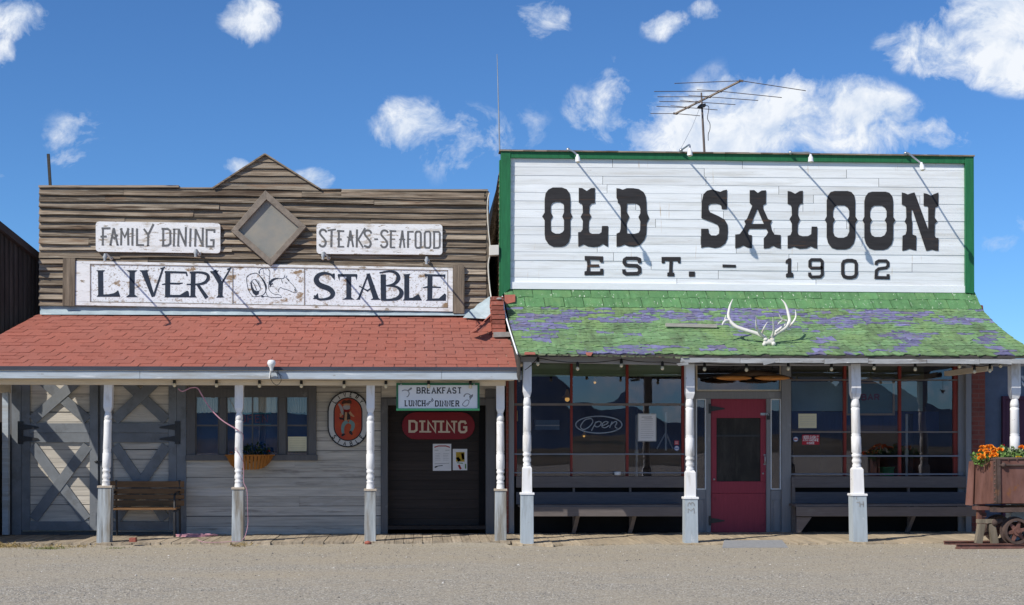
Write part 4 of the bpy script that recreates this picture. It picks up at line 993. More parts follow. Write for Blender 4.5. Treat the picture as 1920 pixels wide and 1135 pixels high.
# ================================================================== SALOON BUILDING
S = thing('saloon_building', 'white-fronted green-trimmed wooden building lettered OLD SALOON EST. - 1902 above a patchy green porch roof', 'building', (X(1380), 0, 0))
YS = -.15
def saloon():
    zt = Z(294, YS, 1380)
    mb = MB(); mb.pprism([(941,283),(1825,293),(1825,560),(941,556)], YS+.012, .15); mb.build('false_front_backing', m_dark, S)
    # shiplap boards, some of them patched in short lengths
    mb = MB(); y = 297.0; pitch = 15.9; r = 0
    while y < 528:
        y2 = min(y+pitch, 529.5); x = 956; cuts = [956]
        x += U(150, 420)
        while x < 1760: cuts.append(x); x += U(180, 460)
        cuts.append(1811)
        for a, b in zip(cuts[:-1], cuts[1:]):
            j = U(-.003, .002); n = max(3, int((b-a)/30)); vs = []
            sk = .0085
            for i in range(n+1):
                xx = a+(b-a)*i/n+(.35 if i == 0 else -.35 if i == n else 0)
                dy = (xx-956)*sk; w = .5*noise.noise(Vector((xx*.013, r*3.7, 2)))
                p0 = P(xx, y+dy+.08+w*.3, YS+j); p1 = P(xx, y2+dy-.12+w*.7, YS+j-.0035-.003*abs(w)); p2 = p1+Vector((0,.02,0))
                vs += [p0, p1, p2]
            mb.add(vs, [(i*3+k, i*3+3+k, i*3+4+k, i*3+1+k) for i in range(n) for k in range(2)])
        y = y2; r += 1
    mb.build('false_front_boards', m_white, S)
    mb = MB(); mb.pprism([(953,529),(1814,536.5),(1815,549.5),(953,542)], YS-.03, .03); mb.build('lower_trim_board', m_whitetrim, S, bevel=.004)
    mb = MB()
    mb.pprism([(939.5,283),(957.5,283),(957,541),(939,556)], YS-.055, .2)
    mb.pprism([(1810,292),(1826,292.5),(1827,551),(1810.5,549)], YS-.055, .2)
    mb.pprism([(957.8,283.2),(1360,287.5),(1360,300.5),(957.8,296)], YS-.045, .05); mb.pprism([(1360.4,287.6),(1809.7,292.4),(1809.7,306.5),(1360.4,301)], YS-.045, .05)
    mb.pprism([(936.5,300),(939.2,300),(938.7,575),(936,575)], YS-.02, .14)
    mb.build('green_trim', m_green, S, bevel=.003)
    mb = MB(); n = 40; vs = []
    for i in range(n):
        x0 = 936+(1828-936)*i/n; x1 = 936+(1828-936)*(i+1)/n; d = lambda x: 280.3+(x-936)*.0118
        j = U(-.004,.006)
        a0, a1 = P(x0, d(x0), YS-.075), P(x1, d(x1), YS-.075)
        mb.hexa([a0+Vector((.001,0,-.022)), a1+Vector((0,0,-.022)), a1+Vector((0,.26,-.022)), a0+Vector((.001,.26,-.022)), a0+Vector((.001,j,.0)), a1+Vector((0,j,0)), a1+Vector((0,.26,0)), a0+Vector((.001,.26,0))])
    mb.build('parapet_cap', m_oldwood, S)
    # painted lettering
    sc = 3.784; q1 = zc((920,260), sc); q2 = zc((1420,260), sc); Yl = YS-.0125
    mb = MB()
    mb.holed([q1([(383,430),(390,388),(410,362),(440,347),(505,347),(540,360),(560,388),(566,430),(566,525),(580,553),(566,580),(566,690),(555,735),(530,760),(505,768),(445,768),(410,750),(388,715),(383,680),(383,580),(365,553),(383,525)]),
              q1([(427,475),(440,457),(460,450),(490,450),(510,459),(520,475),(520,525),(508,553),(520,580),(520,650),(510,664),(490,675),(460,675),(438,664),(427,650),(427,580),(441,553),(427,525)])], Yl)
    mb.holed([q1([(625,350),(650,352),(682,372),(712,352),(740,350),(740,458),(715,462),(702,480),(698,525),(714,553),(698,585),(695,650),(703,668),(720,676),(770,676),(786,665),(790,620),(833,620),(833,768),(815,760),(798,748),(770,765),(730,770),(690,765),(660,750),(640,760),(622,768),(620,665),(640,662),(652,645),(654,585),(638,556),(654,525),(652,480),(645,462),(625,456)])], Yl)
    mb.holed([q1([(892,352),(915,355),(938,363),(965,352),(1010,352),(1050,358),(1085,380),(1100,410),(1105,450),(1108,525),(1125,565),(1108,600),(1105,680),(1090,720),(1060,755),(1020,768),(980,765),(950,752),(920,765),(893,768),(893,675),(915,665),(922,640),(924,590),(922,490),(915,465),(902,458),(902,440),(893,420)]),
              q1([(968,462),(1030,460),(1054,475),(1062,500),(1062,530),(1048,557),(1062,590),(1060,650),(1050,668),(1020,676),(968,673),(965,600),(984,555),(965,520)])], Yl)
    mb.build('old_lettering', m_blackS, S); mb = MB()
    mb.holed([q1([(1677,362),(1677,502),(1640,502),(1637,480),(1625,466),(1600,461),(1560,463),(1545,476),(1545,500),(1555,522),(1620,552),(1660,575),(1680,610),(1684,660),(1680,710),(1665,745),(1630,770),(1590,777),(1545,768),(1520,770),(1493,777),(1493,640),(1545,640),(1548,670),(1565,687),(1600,688),(1620,675),(1622,640),(1610,612),(1580,597),(1495,565),(1497,450),(1510,395),(1535,370),(1575,360),(1605,372),(1630,378),(1650,368)])], Yl)
    mb.holed([[(1405.7,357),(1414,356.5),(1421,362),(1428,357.5),(1436.4,357),(1436.4,382),(1431,385),(1431,391),(1440,411),(1447.7,413.5),(1444.5,420.5),(1447,431),(1452,440),(1464,441),(1464,466.5),(1456,464.5),(1450,461),(1442,465.5),(1432,466.5),(1432,447),(1437,441.5),(1440,436),(1437,429.5),(1405,429.5),(1402,436),(1404,440.5),(1410,441.5),(1410,466),(1402,464.5),(1394,460.5),(1386,464.5),(1378.5,466),(1378.5,440),(1387,439),(1393,431),(1398,420.5),(1395.5,415),(1400.5,410.5),(1410.5,386),(1405.7,381)],
              [(1420,392),(1432,420),(1409,420)]], Yl)
    mb.holed([q2([(215,372),(238,376),(268,392),(300,373),(323,370),(323,460),(302,466),(291,490),(288,540),(303,575),(288,605),(285,665),(295,685),(320,693),(360,692),(382,678),(385,625),(425,625),(425,783),(400,775),(380,764),(350,780),(300,783),(260,768),(235,778),(215,781),(215,690),(235,685),(245,660),(245,605),(228,572),(245,545),(243,490),(235,470),(215,465)])], Yl)
    for x0, x1, xi0, xi1, t0, b0, ti, bi, ym in ((492,696,537,652,372,787,474,704,577),(759,965,800,917,377,791,476,698,580)):
        mb.holed([q2([(x0,t0+70),(x0+8,t0+35),(x0+28,t0+8),(x0+55,t0),(x1-55,t0),(x1-28,t0+8),(x1-8,t0+32),(x1-1,t0+70),(x1-1,ym-25),(x1+15,ym),(x1-1,ym+25),(x1-1,b0-80),(x1-12,b0-40),(x1-40,b0-10),(x1-70,b0),(x0+70,b0),(x0+35,b0-12),(x0+10,b0-45),(x0,b0-85),(x0,ym+25),(x0-13,ym),(x0,ym-25)]),
                  q2([(xi0,ti+45),(xi0+10,ti+14),(xi0+30,ti),(xi1-35,ti),(xi1-12,ti+14),(xi1,ti+40),(xi1,ym-24),(xi1-13,ym),(xi1,ym+24),(xi1,bi-42),(xi1-14,bi-12),(xi1-40,bi),(xi0+35,bi),(xi0+12,bi-12),(xi0,bi-40),(xi0,ym+24),(xi0+14,ym),(xi0,ym-24)])], Yl)
    mb.holed([q2([(1025,382),(1048,388),(1068,397),(1092,388),(1115,382),(1212,645),(1212,490),(1205,480),(1180,478),(1180,387),(1205,392),(1232,405),(1258,392),(1285,383),(1285,480),(1262,490),(1258,560),(1278,588),(1260,605),(1258,690),(1270,705),(1285,705),(1285,797),(1262,795),(1240,788),(1215,795),(1198,797),(1100,505),(1094,510),(1094,560),(1099,600),(1099,680),(1128,690),(1128,795),(1105,790),(1080,782),(1055,792),(1028,797),(1030,690),(1052,680),(1060,650),(1058,610),(1045,590),(1057,560),(1055,490),(1045,475),(1025,470)])], Yl)
    mb.build('saloon_lettering', m_blackS, S)
    mb = MB()
    mb.holed([q1([(667,833),(798,836),(798,880),(775,878),(772,862),(705,860),(705,893),(770,893),(770,912),(705,912),(705,942),(775,942),(778,923),(800,923),(800,968),(665,970),(666,942),(680,940),(685,900),(682,866),(667,862)])], Yl)
    mb.build('sign_letter', m_blackS, S)
    def rb(f, p, w, c=False):
        m2 = MB(); m2.ribbon(f(p), w/sc, Yl, c); m2.build('sign_letter', m_blackS, S)
    mb = MB()
    rb(q1, [(1058,884),(1055,858),(1035,850),(965,850),(950,860),(947,880),(957,895),(977,900),(1038,903),(1056,917),(1058,945),(1043,958),(962,960),(947,950),(945,928)], 25)
    mb.holed([q1([(1212,840),(1348,840),(1348,885),(1330,885),(1325,870),(1293,870),(1290,950),(1303,952),(1303,978),(1253,978),(1253,952),(1265,948),(1268,870),(1237,868),(1235,885),(1213,885)])], Yl)
    mb.build('sign_letter', m_blackS, S); mb = MB()
    mb.sheet(q1([(1406,943),(1449,943),(1449,980),(1406,980)]), Yl); mb.build('sign_dot', m_blackS, S); mb = MB(); mb.sheet(q1([(1645,893),(1740,896),(1740,916),(1645,914)]), Yl)
    mb.build('sign_dash', m_blackS, S); mb = MB()
    mb.holed([q2([(200,875),(205,862),(222,850),(240,850),(240,950),(255,955),(255,985),(203,985),(203,960),(215,955),(217,885),(200,887)])], Yl); mb.build('sign_letter', m_blackS, S)
    rb(q2, [(460,908),(450,919),(385,919),(373,908),(373,872),(385,860),(447,860),(460,872),(461,965),(448,981),(386,983),(372,972),(371,950)], 22)
    rb(q2, [(606,890),(615,872),(640,865),(672,865),(694,872),(702,890),(702,960),(694,978),(670,986),(640,986),(615,978),(606,960)], 24, True)
    rb(q2, [(843,897),(845,878),(862,868),(914,868),(927,880),(927,904),(914,917),(862,924),(845,938),(842,986),(928,988),(928,962)], 22)
    # left side wall of the tall front
    mb = MB(); xs = X(938, YS); nb = 26; z0, z1 = Z(600, YS), Z(318, YS)
    for i in range(nb):
        a = z0+(z1-z0)*i/nb; b = z0+(z1-z0)*(i+1)/nb; e = 6.5
        mb.hexa([(xs-.03,YS+.02,a),(xs,YS+.02,a),(xs,e,a-.9),(xs-.03,e,a-.9),(xs-.006,YS+.02,b-.004),(xs,YS+.02,b-.004),(xs,e,b-.904),(xs-.006,e,b-.904)])
    mb.build('side_wall_siding', m_oldwood, S)
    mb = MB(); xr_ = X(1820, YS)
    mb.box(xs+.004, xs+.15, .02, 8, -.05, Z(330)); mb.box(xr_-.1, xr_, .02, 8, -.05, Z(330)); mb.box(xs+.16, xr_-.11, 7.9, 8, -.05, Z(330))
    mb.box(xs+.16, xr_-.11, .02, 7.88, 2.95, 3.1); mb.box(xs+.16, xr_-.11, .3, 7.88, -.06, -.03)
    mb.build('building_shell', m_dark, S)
    # ---- porch roof
    L0 = [(-.155, 545), (-.34, 577), (-.75, 603), (-1.25, 629), (-2.2, 666)]
    zs_ = [(y, Z(py, y, 1380)+ (.0)) for y, py in L0]
    def prof(t):
        q = max(0, min(1, t))*4; i = min(3, int(q)); f = q-i
        a, b = zs_[i], zs_[i+1]; y, z = a[0]+(b[0]-a[0])*f, a[1]+(b[1]-a[1])*f
        if t > 1: y -= (t-1)*1.0; z -= (t-1)*.45
        return y, z
    xtl, xtr = X(944, -.155), X(1828, -.155); xel, xer = X(972, -2.2), X(1953, -2.2)
    def xl(t): return xtl+(xel-xtl)*t
    def xr(t):
        y, z = prof(t); return xtr+(xer-xtr)*max(0, min(1, t))**1.15
    def purple(u, v):
        n = noise.noise(Vector((u*11, v*6, 4)))*.85+noise.noise(Vector((u*36, v*15, 8)))*.75+U(-.16,.16)
        band = math.exp(-((v-.42)/.16)**2)*.62+.12*math.exp(-((v-.72)/.25)**2)
        c = .55+.45*math.exp(-((u-.5)/.3)**2)
        return n+band*c-.37+(.15 if u < .12 and v < .7 else 0) > 0 and v > .26
    mb = MB(); shingle(mb, prof, xl, xr, 20, .27, .008, ragged=.5, t0=.24, t1=1.0, tjit=.2, purple=purple, over=1.1)
    mb.build('roof_shingles', [m_shgreen, m_shpurple], S)
    mb = MB(); shingle(mb, prof, xl, xr, 2, .30, .012, ragged=.12, t0=0.0, t1=.27, tjit=.06, over=.5)
    mb.build('apron_shingles', m_apron, S)
    mb = MB(); mb.prism([P(946,553,-.262), P(966,552.5,-.262), P(966,566,-.355), P(946,571,-.36)], Vector((0,.006,0))); mb.prism([P(984,660,-2.20), P(1003,660.5,-2.20), P(1004,664.5,-2.262), P(983,664.5,-2.262)], Vector((0,0,-.006))); mb.prism([P(1098,661,-2.21), P(1112,661,-2.21), P(1108,667,-2.275), P(1100,666,-2.27)], Vector((0,0,-.006)))
    mb.build('bare_red_shingles', m_shred, S)
    mb = MB(); k = 16
    for i in range(k):
        for a0, b0 in ((i/k, (i+1)/k),):
            ya, za = prof(a0); yb, zb = prof(b0)
            c = [(xl(a0),ya+.004,za-.006),(xr(a0),ya+.004,za-.006),(xr(b0),yb+.004,zb-.006),(xl(b0),yb+.004,zb-.006)]
            mb.prism([Vector(v) for v in c], Vector((0,.0,-.03)))
    mb.build('roof_deck', m_roofunder, S)
    mb = MB()
    mb.tube([P(942,556,-.2), P(946,585,-.5), P(956,620,-1.15), P(970,664,-2.22)], .012, 6); mb.build('left_edge_trim', m_whitetrim, S)
    # peeling eave boards
    mb = MB(); x = 1276; 
    while x < 1955:
        x2 = min(x+U(60,130), 1956); y0 = 671.5+(x-1276)*.0035; j = U(-.006,.006)
        mb.pprism([(x,y0+U(-.6,.6)),(x2-.6,y0+U(-.6,.6)),(x2-.6,y0+9.5+U(-1.8,.5)),((x+x2)/2,y0+9.5+U(-2,.7)),(x,y0+9.5+U(-1.8,.5))], -2.225+j, .025); x = x2
    mb.pprism([(1268,682),(1290,680),(1292,684),(1272,686.5)], -2.24, .008); mb.pprism([(1430,678),(1450,674),(1452,680),(1432,685)], -2.25, .008)
    mb.build('eave_board', M('peeling_eave_board', (.33,.34,.35), .8, .2, 4, (1,1,4), .2, patch=(((.2,.19,.18), 7, .6, .05, (.6,1,3)), ((.68,.68,.67), 8, .66, .03, (.6,1,3)))), S)
    mb = MB(); vs = []; x = 974
    while x < 1290:   # curling shingle ends along the left part of the eave
        w = U(8, 22); yy = 663+(x-974)*.02; mb.prism([P(x,yy,-2.22), P(x+w*.9,yy+.2,-2.22), P(x+w*.8,yy+U(2,4.5),-2.235), P(x+w*.2,yy+U(1.5,4),-2.235)], Vector((0,.01,0))); x += w
    mb.build('eave_shingle_ends', M('eave_ends', (.10,.12,.07), .9, .4, 6, isl=.5, patch=(((.22,.06,.05), 3, .66, .03, (1,1,1)),)), S)
    mb = MB(); mb.prism([P(976,667,-1.93), P(1284,672,-1.93), P(1284,685,-1.93), P(976,679,-1.93)], Vector((0,.1,0))); mb.prism([P(1284.5,679,-1.93), P(1925,681,-1.93), P(1925,686.5,-1.93), P(1284.5,685,-1.93)], Vector((0,.1,0)))
    mb.build('header_beam', m_fascgrey, S)
    mb = MB(); xx = X(1815, -1.0); mb.box(xx-.04, xx+.05, -1.82, -.12, Z(692,-1.9), Z(682,-1.9)); mb.build('end_beam', m_header, S); mb = MB(); xx = X(979, -1.9); mb.box(xx-.05, xx+.05, -1.82, -.12, Z(682,-1.9), Z(671,-1.9))
    mb.build('end_beam', m_header, S)
    # soffit boards
    # ---- posts
    for a in ((988.5,676,987.8,1021,745,924,7.8,11.6),(1292.5,684,1294.5,1026.5,748,932,8.3,12.4),(1602,684,1609.8,1025,748,926,9.0,13.6),(1901.5,685,1904.5,1025,748,926,9.0,13.6)):
        porch_post(S, a[0], a[1], a[2], a[3], -1.87, a[4], a[5], a[6], a[7], m_postblue, 0, 'saloon', a[7]+1.5)
    # ---- front wall: brick piers at the ends, grey frame, windows and door
    mb = MB(); mb.pbox(949,672,953.5,1003,-.10,.35); mb.build('brick_pier', m_brick, S); mb = MB(); mb.pbox(1822,672,1847,1003,-.05,.35); mb.build('brick_pier', m_brick, S)
    mb = MB(); mb.pprism([(1834,571),(1843,573),(1845,590),(1860,610),(1834,612)], -.30, .3)
    mb.build('wall_end_brick', m_brick, S)
    mb = MB(); z = Z(634,-.80); top = Z(563,-.75); r = 0
    while z < top:
        bk = max(0, (z-Z(632,-.8))/(top-Z(632,-.8)))
        for y0 in (-.80+bk*.08, -.58+bk*.08, -.36):
            x0 = X(923.5+U(-.8,.8)-bk*1.5,-.8); mb.box(x0, x0+U(.19,.205)-bk*.015, y0+U(-.01,.01), y0+.2, z+.003, z+.062+U(-.002,.002))
        z += .07; r += 1
    mb.build('stepped_brick_pier', m_brick1, S)
    mb = MB(); z = top+.005; x0 = X(924,-.75)
    mb.ball((x0+.09,-.62,z+.02), .1, 8, (.95,1.3,.32), .12); mb.build('pier_cap_stone', m_concrete, S); mb = MB(); mb.pprism([(925,623),(955,622.5),(957,631.5),(926,632.5)], -.86, .1)
    mb.build('concrete_block', m_concrete, S)
    mb = MB()
    mb.pbox(953.8,668,964,1003,-.08,.3); mb.pbox(1284,668,1304.5,1003,-.02,.2); mb.pbox(1466,668,1483.5,1003,-.05,.2); mb.pbox(1797,668,1811,1003,-.02,.2); mb.pbox(1811.4,668,1821.7,1003,-.09,.3)
    mb.pbox(964.2,655,1283.8,679,.0,.15); mb.pbox(1483.8,655,1796.8,683,.0,.15); mb.pbox(1304.8,655,1465.8,683,.0,.15)
    mb.pbox(1304.8,734.5,1465.8,748,.0,.12); mb.pbox(1304.8,918.5,1324,1003,.01,.12); mb.pbox(1445,919.5,1465.8,1003,.01,.12); mb.pbox(1324.3,748.2,1332.8,1003,-.01,.12); mb.pbox(1437.2,748.2,1444.7,1003,-.01,.12)
    for a, b in ((1308,1321),(1449,1463)): mb.pbox(a,937,b,938,-.002,.012); mb.pbox(a,996,b,997,-.002,.012); mb.pbox(a,938.2,a+1,995.8,-.002,.012); mb.pbox(b-1,938.2,b,995.8,-.002,.012)
    mb.build('front_wall', m_saloongrey, S, bevel=.003)
    mb = MB(); mb.pbox(964.2,893.2,1283.8,1003,.02,.15); mb.build('shade_black_riser', m_dark, S)  # near-black panels paint the shade under both benches
    mb = MB(); mb.pbox(1483.8,893.2,1796.8,1003,.02,.15); mb.build('shade_black_riser', m_dark, S)
    mb = MB(); mb.prism([Vector((xl(q)+.012, prof(q)[0]+.02, prof(q)[1]-.04)) for q in (.06,.3,.55,.75,.97)]+[Vector((xl(q)+.012, prof(q)[0]+.02, prof(q)[1]-.42)) for q in (.97,.75,.55,.3,.06)], Vector((.025,0,0))); mb.build('sun_blocking_board', m_roofunder, S)  # added board, blocks sun slipping in between the two porch roofs
    mb = MB(); xs2, xe2 = X(955), X(1820); zc_ = Z(681,-.2)
    mb.box(xs2, xe2, -1.8, -.09, Z(668,-1.9), Z(668,-1.9)+.02); mb.build('porch_ceiling', m_saloongrey, S)
    def windows(x0, x1, yt, yb, reds, bars, low):
        mb = MB()
        for a, b in reds: mb.pbox(a, yt, b, yb, .01, .06)
        w = mb.build('window', m_red, S, bevel=.002)
        xs = [x0]+[v for r in reds for v in r]+[x1]
        for i in range(0, len(xs), 2):
            a, b = xs[i], xs[i+1]
            if b-a > 6:
                ys = [yt]+[(p+q)/2 for p, q in bars]+[yb]
                for y0, y1 in zip(ys[:-1], ys[1:]):
                    kx, kz, z0_ = U(-.0035,.0035), U(-.0025,.0025), Z((y0+y1)/2,.045)   # old panes never sit quite true
                    mb = MB(); vs = [P(x, y, .046) for x, y in ((a,y0),(b,y0),(b,y1),(a,y1))]; xm = (vs[0].x+vs[1].x)/2
                    mb.add([Vector((v.x, v.y+kx*(v.x-xm)/.4+kz*(v.z-z0_)/.4, v.z)) for v in vs], [(3,2,1,0)]); mb.build('pane', m_glass, w)
        for j, (a, b) in enumerate(bars):
            mb = MB(); mb.pbox(x0, a, x1, b, -.005 if j else .0, .012); mb.build('window_bar', m_brown_rail, w)
        for a, b, e in low:
            mb = MB(); mb.pbox(x0, a, e, b, -.06, .03); mb.build('guard_rail', m_rail, w)
        return w
    w1 = windows(964.3, 1283.8, 679, 893, [(964.5,969),(1069.5,1073.8),(1173.8,1178.6),(1278.5,1283.6)], [(756.5,760.8)], [(850.5,853,1283.6),(885.6,887.8,1283.6)])
    w2 = windows(1483.8, 1796.8, 683, 893, [(1582,1587.2),(1685.3,1690),(1788.2,1796.6)], [(711.6,714),(809,811.6)], [(853.9,856.6,1800),(888,890.6,1806)])
    # blinds and boards that hang behind the panes
    mb = MB(); mb.pbox(966,676,1282,700,.11,.01); mb.pbox(966,700.4,1282,706,.13,.01); mb.build('window_blind', m_blind, w1)
    mb = MB(); mb.pbox(1484,676,1732,713,.12,.01); mb.build('window_blind', M('olive_blind', (.07,.075,.04), .8, .15, 3, (.3,1,10)), w2)
    mb = MB(); mb.pbox(1484,716,1730,771,.5,.02); mb.build('window_board', m_teal, w2)
    mb = MB(); mb.pbox(1484,772,1760,812,.6,.02); mb.build('window_curtain', M('navy_cloth', (.012,.03,.10), .9, .3, 5, (6,1,.5)), w2)
    # transom and side lights
    mb = MB(); mb.pbox(1305,683.3,1307.5,734.2,.02,.04); mb.pbox(1463,683.3,1465.5,734.2,.02,.04); mb.pbox(1307.7,731,1462.8,734.2,.02,.04)
    tr = mb.build('transom_window', m_header, S)
    mb = MB(); mb.sheet([(1307,683),(1463,683),(1463,732),(1307,732)], .05); mb.build('pane', m_glass2, tr)
    for x0, x1 in ((1305,1324),(1445,1464.5)):
        mb = MB(); mb.pbox(x0,748.3,x0+1.8,918.2,.005,.04); mb.pbox(x1-1.8,748.3,x1,918.2,.005,.04); mb.pbox(x0+2,748.3,x1-2,750,.005,.04); mb.pbox(x0+2,916.4,x1-2,918.2,.005,.04)
        sd = mb.build('side_light', m_whitetrim, S)
        mb = MB(); mb.sheet([(x0+1,749),(x1-1,749),(x1-1,917),(x0+1,917)], .035); mb.build('pane', m_glass, sd)
    # door
    mb = MB(); Y = .03
    mb.pbox(1333.2,748.5,1436.8,784,Y,.045); mb.pbox(1333.2,784.2,1343.5,902.8,Y,.045); mb.pbox(1426,784.2,1436.8,902.8,Y,.045); mb.pbox(1333.2,903,1436.8,925,Y,.045); mb.pbox(1333.2,925.4,1436.8,998.5,Y+.004,.04)
    dr = mb.build('door', m_reddoor, S, bevel=.003)
    mb = MB(); mb.pbox(1343.7,784.3,1425.8,902.7,Y+.02,.004)
    m_screen = M('dark_screen_mesh', (.022,.02,.018), .6, .5, 1.6, (2,1,1), patch=(((.05,.045,.04), 3, .6, .12, (3,1,.7)),)); mb.build('door_screen', m_screen, dr)
    mb = MB(); mb.pbox(1343.7,815.5,1425.8,819,Y+.008,.01); mb.build('screen_bar', m_ironblk, dr)
    for cy in (766.5, 976.5):
        mb = MB(); mb.pprism([(1334,cy-5),(1345,cy-3.4),(1359,cy-.5),(1359,cy+1),(1345,cy+3.4),(1334,cy+5)], Y-.01, .009); mb.pbox(1329,cy-9,1333.6,cy+9,-.022,.01)
        for k in (-6, 0, 6): mb.ball(P(1331.3,cy+k,-.024), .006, 6)
        mb.build('strap_hinge', m_ironblk, dr)
    mb = MB(); mb.tube(cat3([P(1434.5,853.5,Y-.005), P(1434.5,856,Y-.05), P(1434.5,868,Y-.05), P(1434.5,870.5,Y-.005)]), .009, 8); mb.pbox(1432,852,1437,855,Y-.006,.005); mb.pbox(1432,869,1437,872,Y-.006,.005); mb.build('door_handle', m_steel, dr)
    mb = MB(); mb.pbox(1426,774.5,1437,779,Y-.008,.007); mb.pbox(1437.2,775,1441,778.5,-.03,.018); mb.build('hasp', m_steel, dr)
    mb = MB(); mb.pbox(1438.5,780,1444,787,-.045,.03); mb.tube(cat3([P(1439.5,780,-.03), P(1439.5,776.5,-.03), P(1443,776.5,-.03), P(1443,780,-.03)]), .004, 6); mb.build('padlock', m_ironblk, dr)
    for x, y, r in ((1430.8,888,.016),(1339,899,.017)):
        mb = MB(); c = P(x,y,Y-.006); mb.ball(c, r, 10, (1,.5,1)); mb.build('lock_cylinder', m_steel, dr)
    # initials cut into the post bases are drawn in bare wood
    def initials(px_list, Y, parent):
        mb = MB()
        for i, p in enumerate(px_list): mb.ribbon(p, .8, Y-.0003*(i % 4))
        mb.build('carved_initials', m_woodframe, parent)
    bases = [o for o in S.children if o.name.startswith('porch_post')]
    pb = [o for o in bases[1].children if o.name.startswith('post_base')][0]
    s_ = F/(D0-1.87); yb = -1.87-12.95/s_-.003
    initials([[(1289.5,950),(1290.5,944),(1293,942),(1295,947),(1297.5,942),(1301,944),(1302,949)],[(1290,962),(1290.5,954),(1295.5,958),(1301,953),(1302,963)]], yb, pb)
    pb = [o for o in bases[2].children if o.name.startswith('post_base')][0]
    yb = -1.87-14.2/s_-.003
    initials([[(1612,940),(1612.5,951)],[(1618.5,940),(1619,951)],[(1612.2,945.5),(1618.8,945.5)],[(1607,931),(1605,934),(1607,937)],[(1606,942),(1611,942.5)]], yb, pb)
m_fascgrey = M('lilac_grey_header', (.36,.36,.38), .7, .12, 4, H)
zz_ = Z(297+15.9, YS, 960); pit = 15.9/(F/(D0+YS))
m_blackS = M('black_sign_paint', (.030,.029,.032), .75, .35, 5, (.5,1,6), patch=(((.09,.055,.04), 3, .655, .05, (.4,1,6)), ((.25,.2,.17), 12, .73, .02, (.5,1,4))))
saloon()

# ================================================================== THINGS ON THE SALOON
def lamp_arm(name, label, mount, head, arm, bulbmat, r=.055, group=None, hm=None):
    """gooseneck lamp: mount point on the wall, arm points, lamp head at the end"""
    t = thing(name, label, 'lamp', mount, group)
    mb = MB(); mb.tube(cat3([mount]+arm+[head], 5), .0135, 8); mb.ball(mount, .03, 8); mb.build('arm', m_steel, t)
    mb = MB(); h = Vector(head)
    d = (Vector(head)-Vector(arm[-1] if arm else mount)).normalized(); d = Vector((d.x*.4, d.y*.3, -1)).normalized()
    mb.loft(h-d*.02, h+d*.10, [(0,.016),(.25,.022),(.42,.035),(.72,r),(1,r*1.08)], 14); mb.build('lamp_head', hm or m_lampwhite, t)
    mb = MB(); mb.ball(h+d*.10, r*.82, 10, (1,1,.6)); mb.build('bulb', bulbmat, t)
    return t
def out(p, dx, dy, dz): return Vector((p[0]+dx, p[1]+dy, p[2]+dz))
m_greylamp = M('grey_lamp_paint', (.30,.32,.34), .5, .1, 5)
SL = -1.03
for mt, mid, hd, lab in (
    ((1065,281), [(1075,284.5)], (1083,292), 'gooseneck lamp above the letters OLD on the saloon parapet'),
    ((1277,282), [(1285,276.5),(1292.5,272)], (1293.5,280), 'gooseneck lamp with a rusty bent arm between OLD and SALOON on the parapet'),
    ((1482,286.5), [(1500,286.5),(1517,286.5)], (1520,292), 'gooseneck lamp above the two Os of SALOON on the parapet'),
    ((1698,288), [(1703,287.5),(1714,296)], (1728,307), 'gooseneck lamp nearest the right green corner of the saloon parapet')):
    n = len(mid)+1; ym = -.24
    lamp_arm('gooseneck_lamp', lab, P(*mt, ym), P(*hd, SL), [P(q[0], q[1], ym+(SL-ym)*(k+1)/n*(1.0 if k < n-2 or n == 2 else 1.15)) for k, q in enumerate(mid)], m_bulb, .038, 'gooseneck lamps over the white saloon front')
for mt, hd, lab in (((209,485),(197,478),'thin gooseneck lamp below the left end of the FAMILY DINING board'),((374,477),(367,470),'thin gooseneck lamp near the G of the FAMILY DINING board'),((616,485),(606,475),'thin gooseneck lamp below the left end of the STEAKS-SEAFOOD board'),((803,490),(800,484),'thin gooseneck lamp below the right end of the STEAKS-SEAFOOD board')):
    lamp_arm('gooseneck_lamp', lab, P(*mt, -.06 if mt[1] > 478 else -.095), P(*hd, -.98), [P(mt[0]-(mt[0]-hd[0])*.7, mt[1]-(mt[1]-hd[1])*.9-1.5, -.8)], m_bulb, .019, 'gooseneck lamps over the LIVERY STABLE board', m_greylamp)

# twin flood lamp on the livery fascia
fl = thing('flood_lamp', 'white flood lamp with loose wires on the livery fascia', 'lamp', P(509,696,-1.81))
mb = MB(); c = P(509,684.5,-1.91); mb.loft(c+Vector((0,0,.07)), c+Vector((0,0,-.08)), [(0,.02),(.06,.048),(.3,.06),(.5,.05),(.75,.026),(1,.02)], 14); mb.build('lamp_head', m_lampwhite, fl)
mb = MB(); mb.tube([P(506,709,-1.817), P(507.5,697,-1.86), P(509,690,-1.91)], .014, 8); mb.build('bracket', m_lampwhite, fl)
mb = MB(); mb.tube(cat3([P(509,697,-1.860), P(507,708,-1.840), P(512,718,-1.830), P(520,722,-1.820), P(527,714,-1.825), P(524,703,-1.835), P(516,697,-1.845)]), .004, 5)
mb.tube(cat3([P(512,697,-1.860), P(519,693,-1.850), P(523,700,-1.835), P(529,706,-1.825)]), .003, 5); mb.build('loose_wires', m_cable, fl)

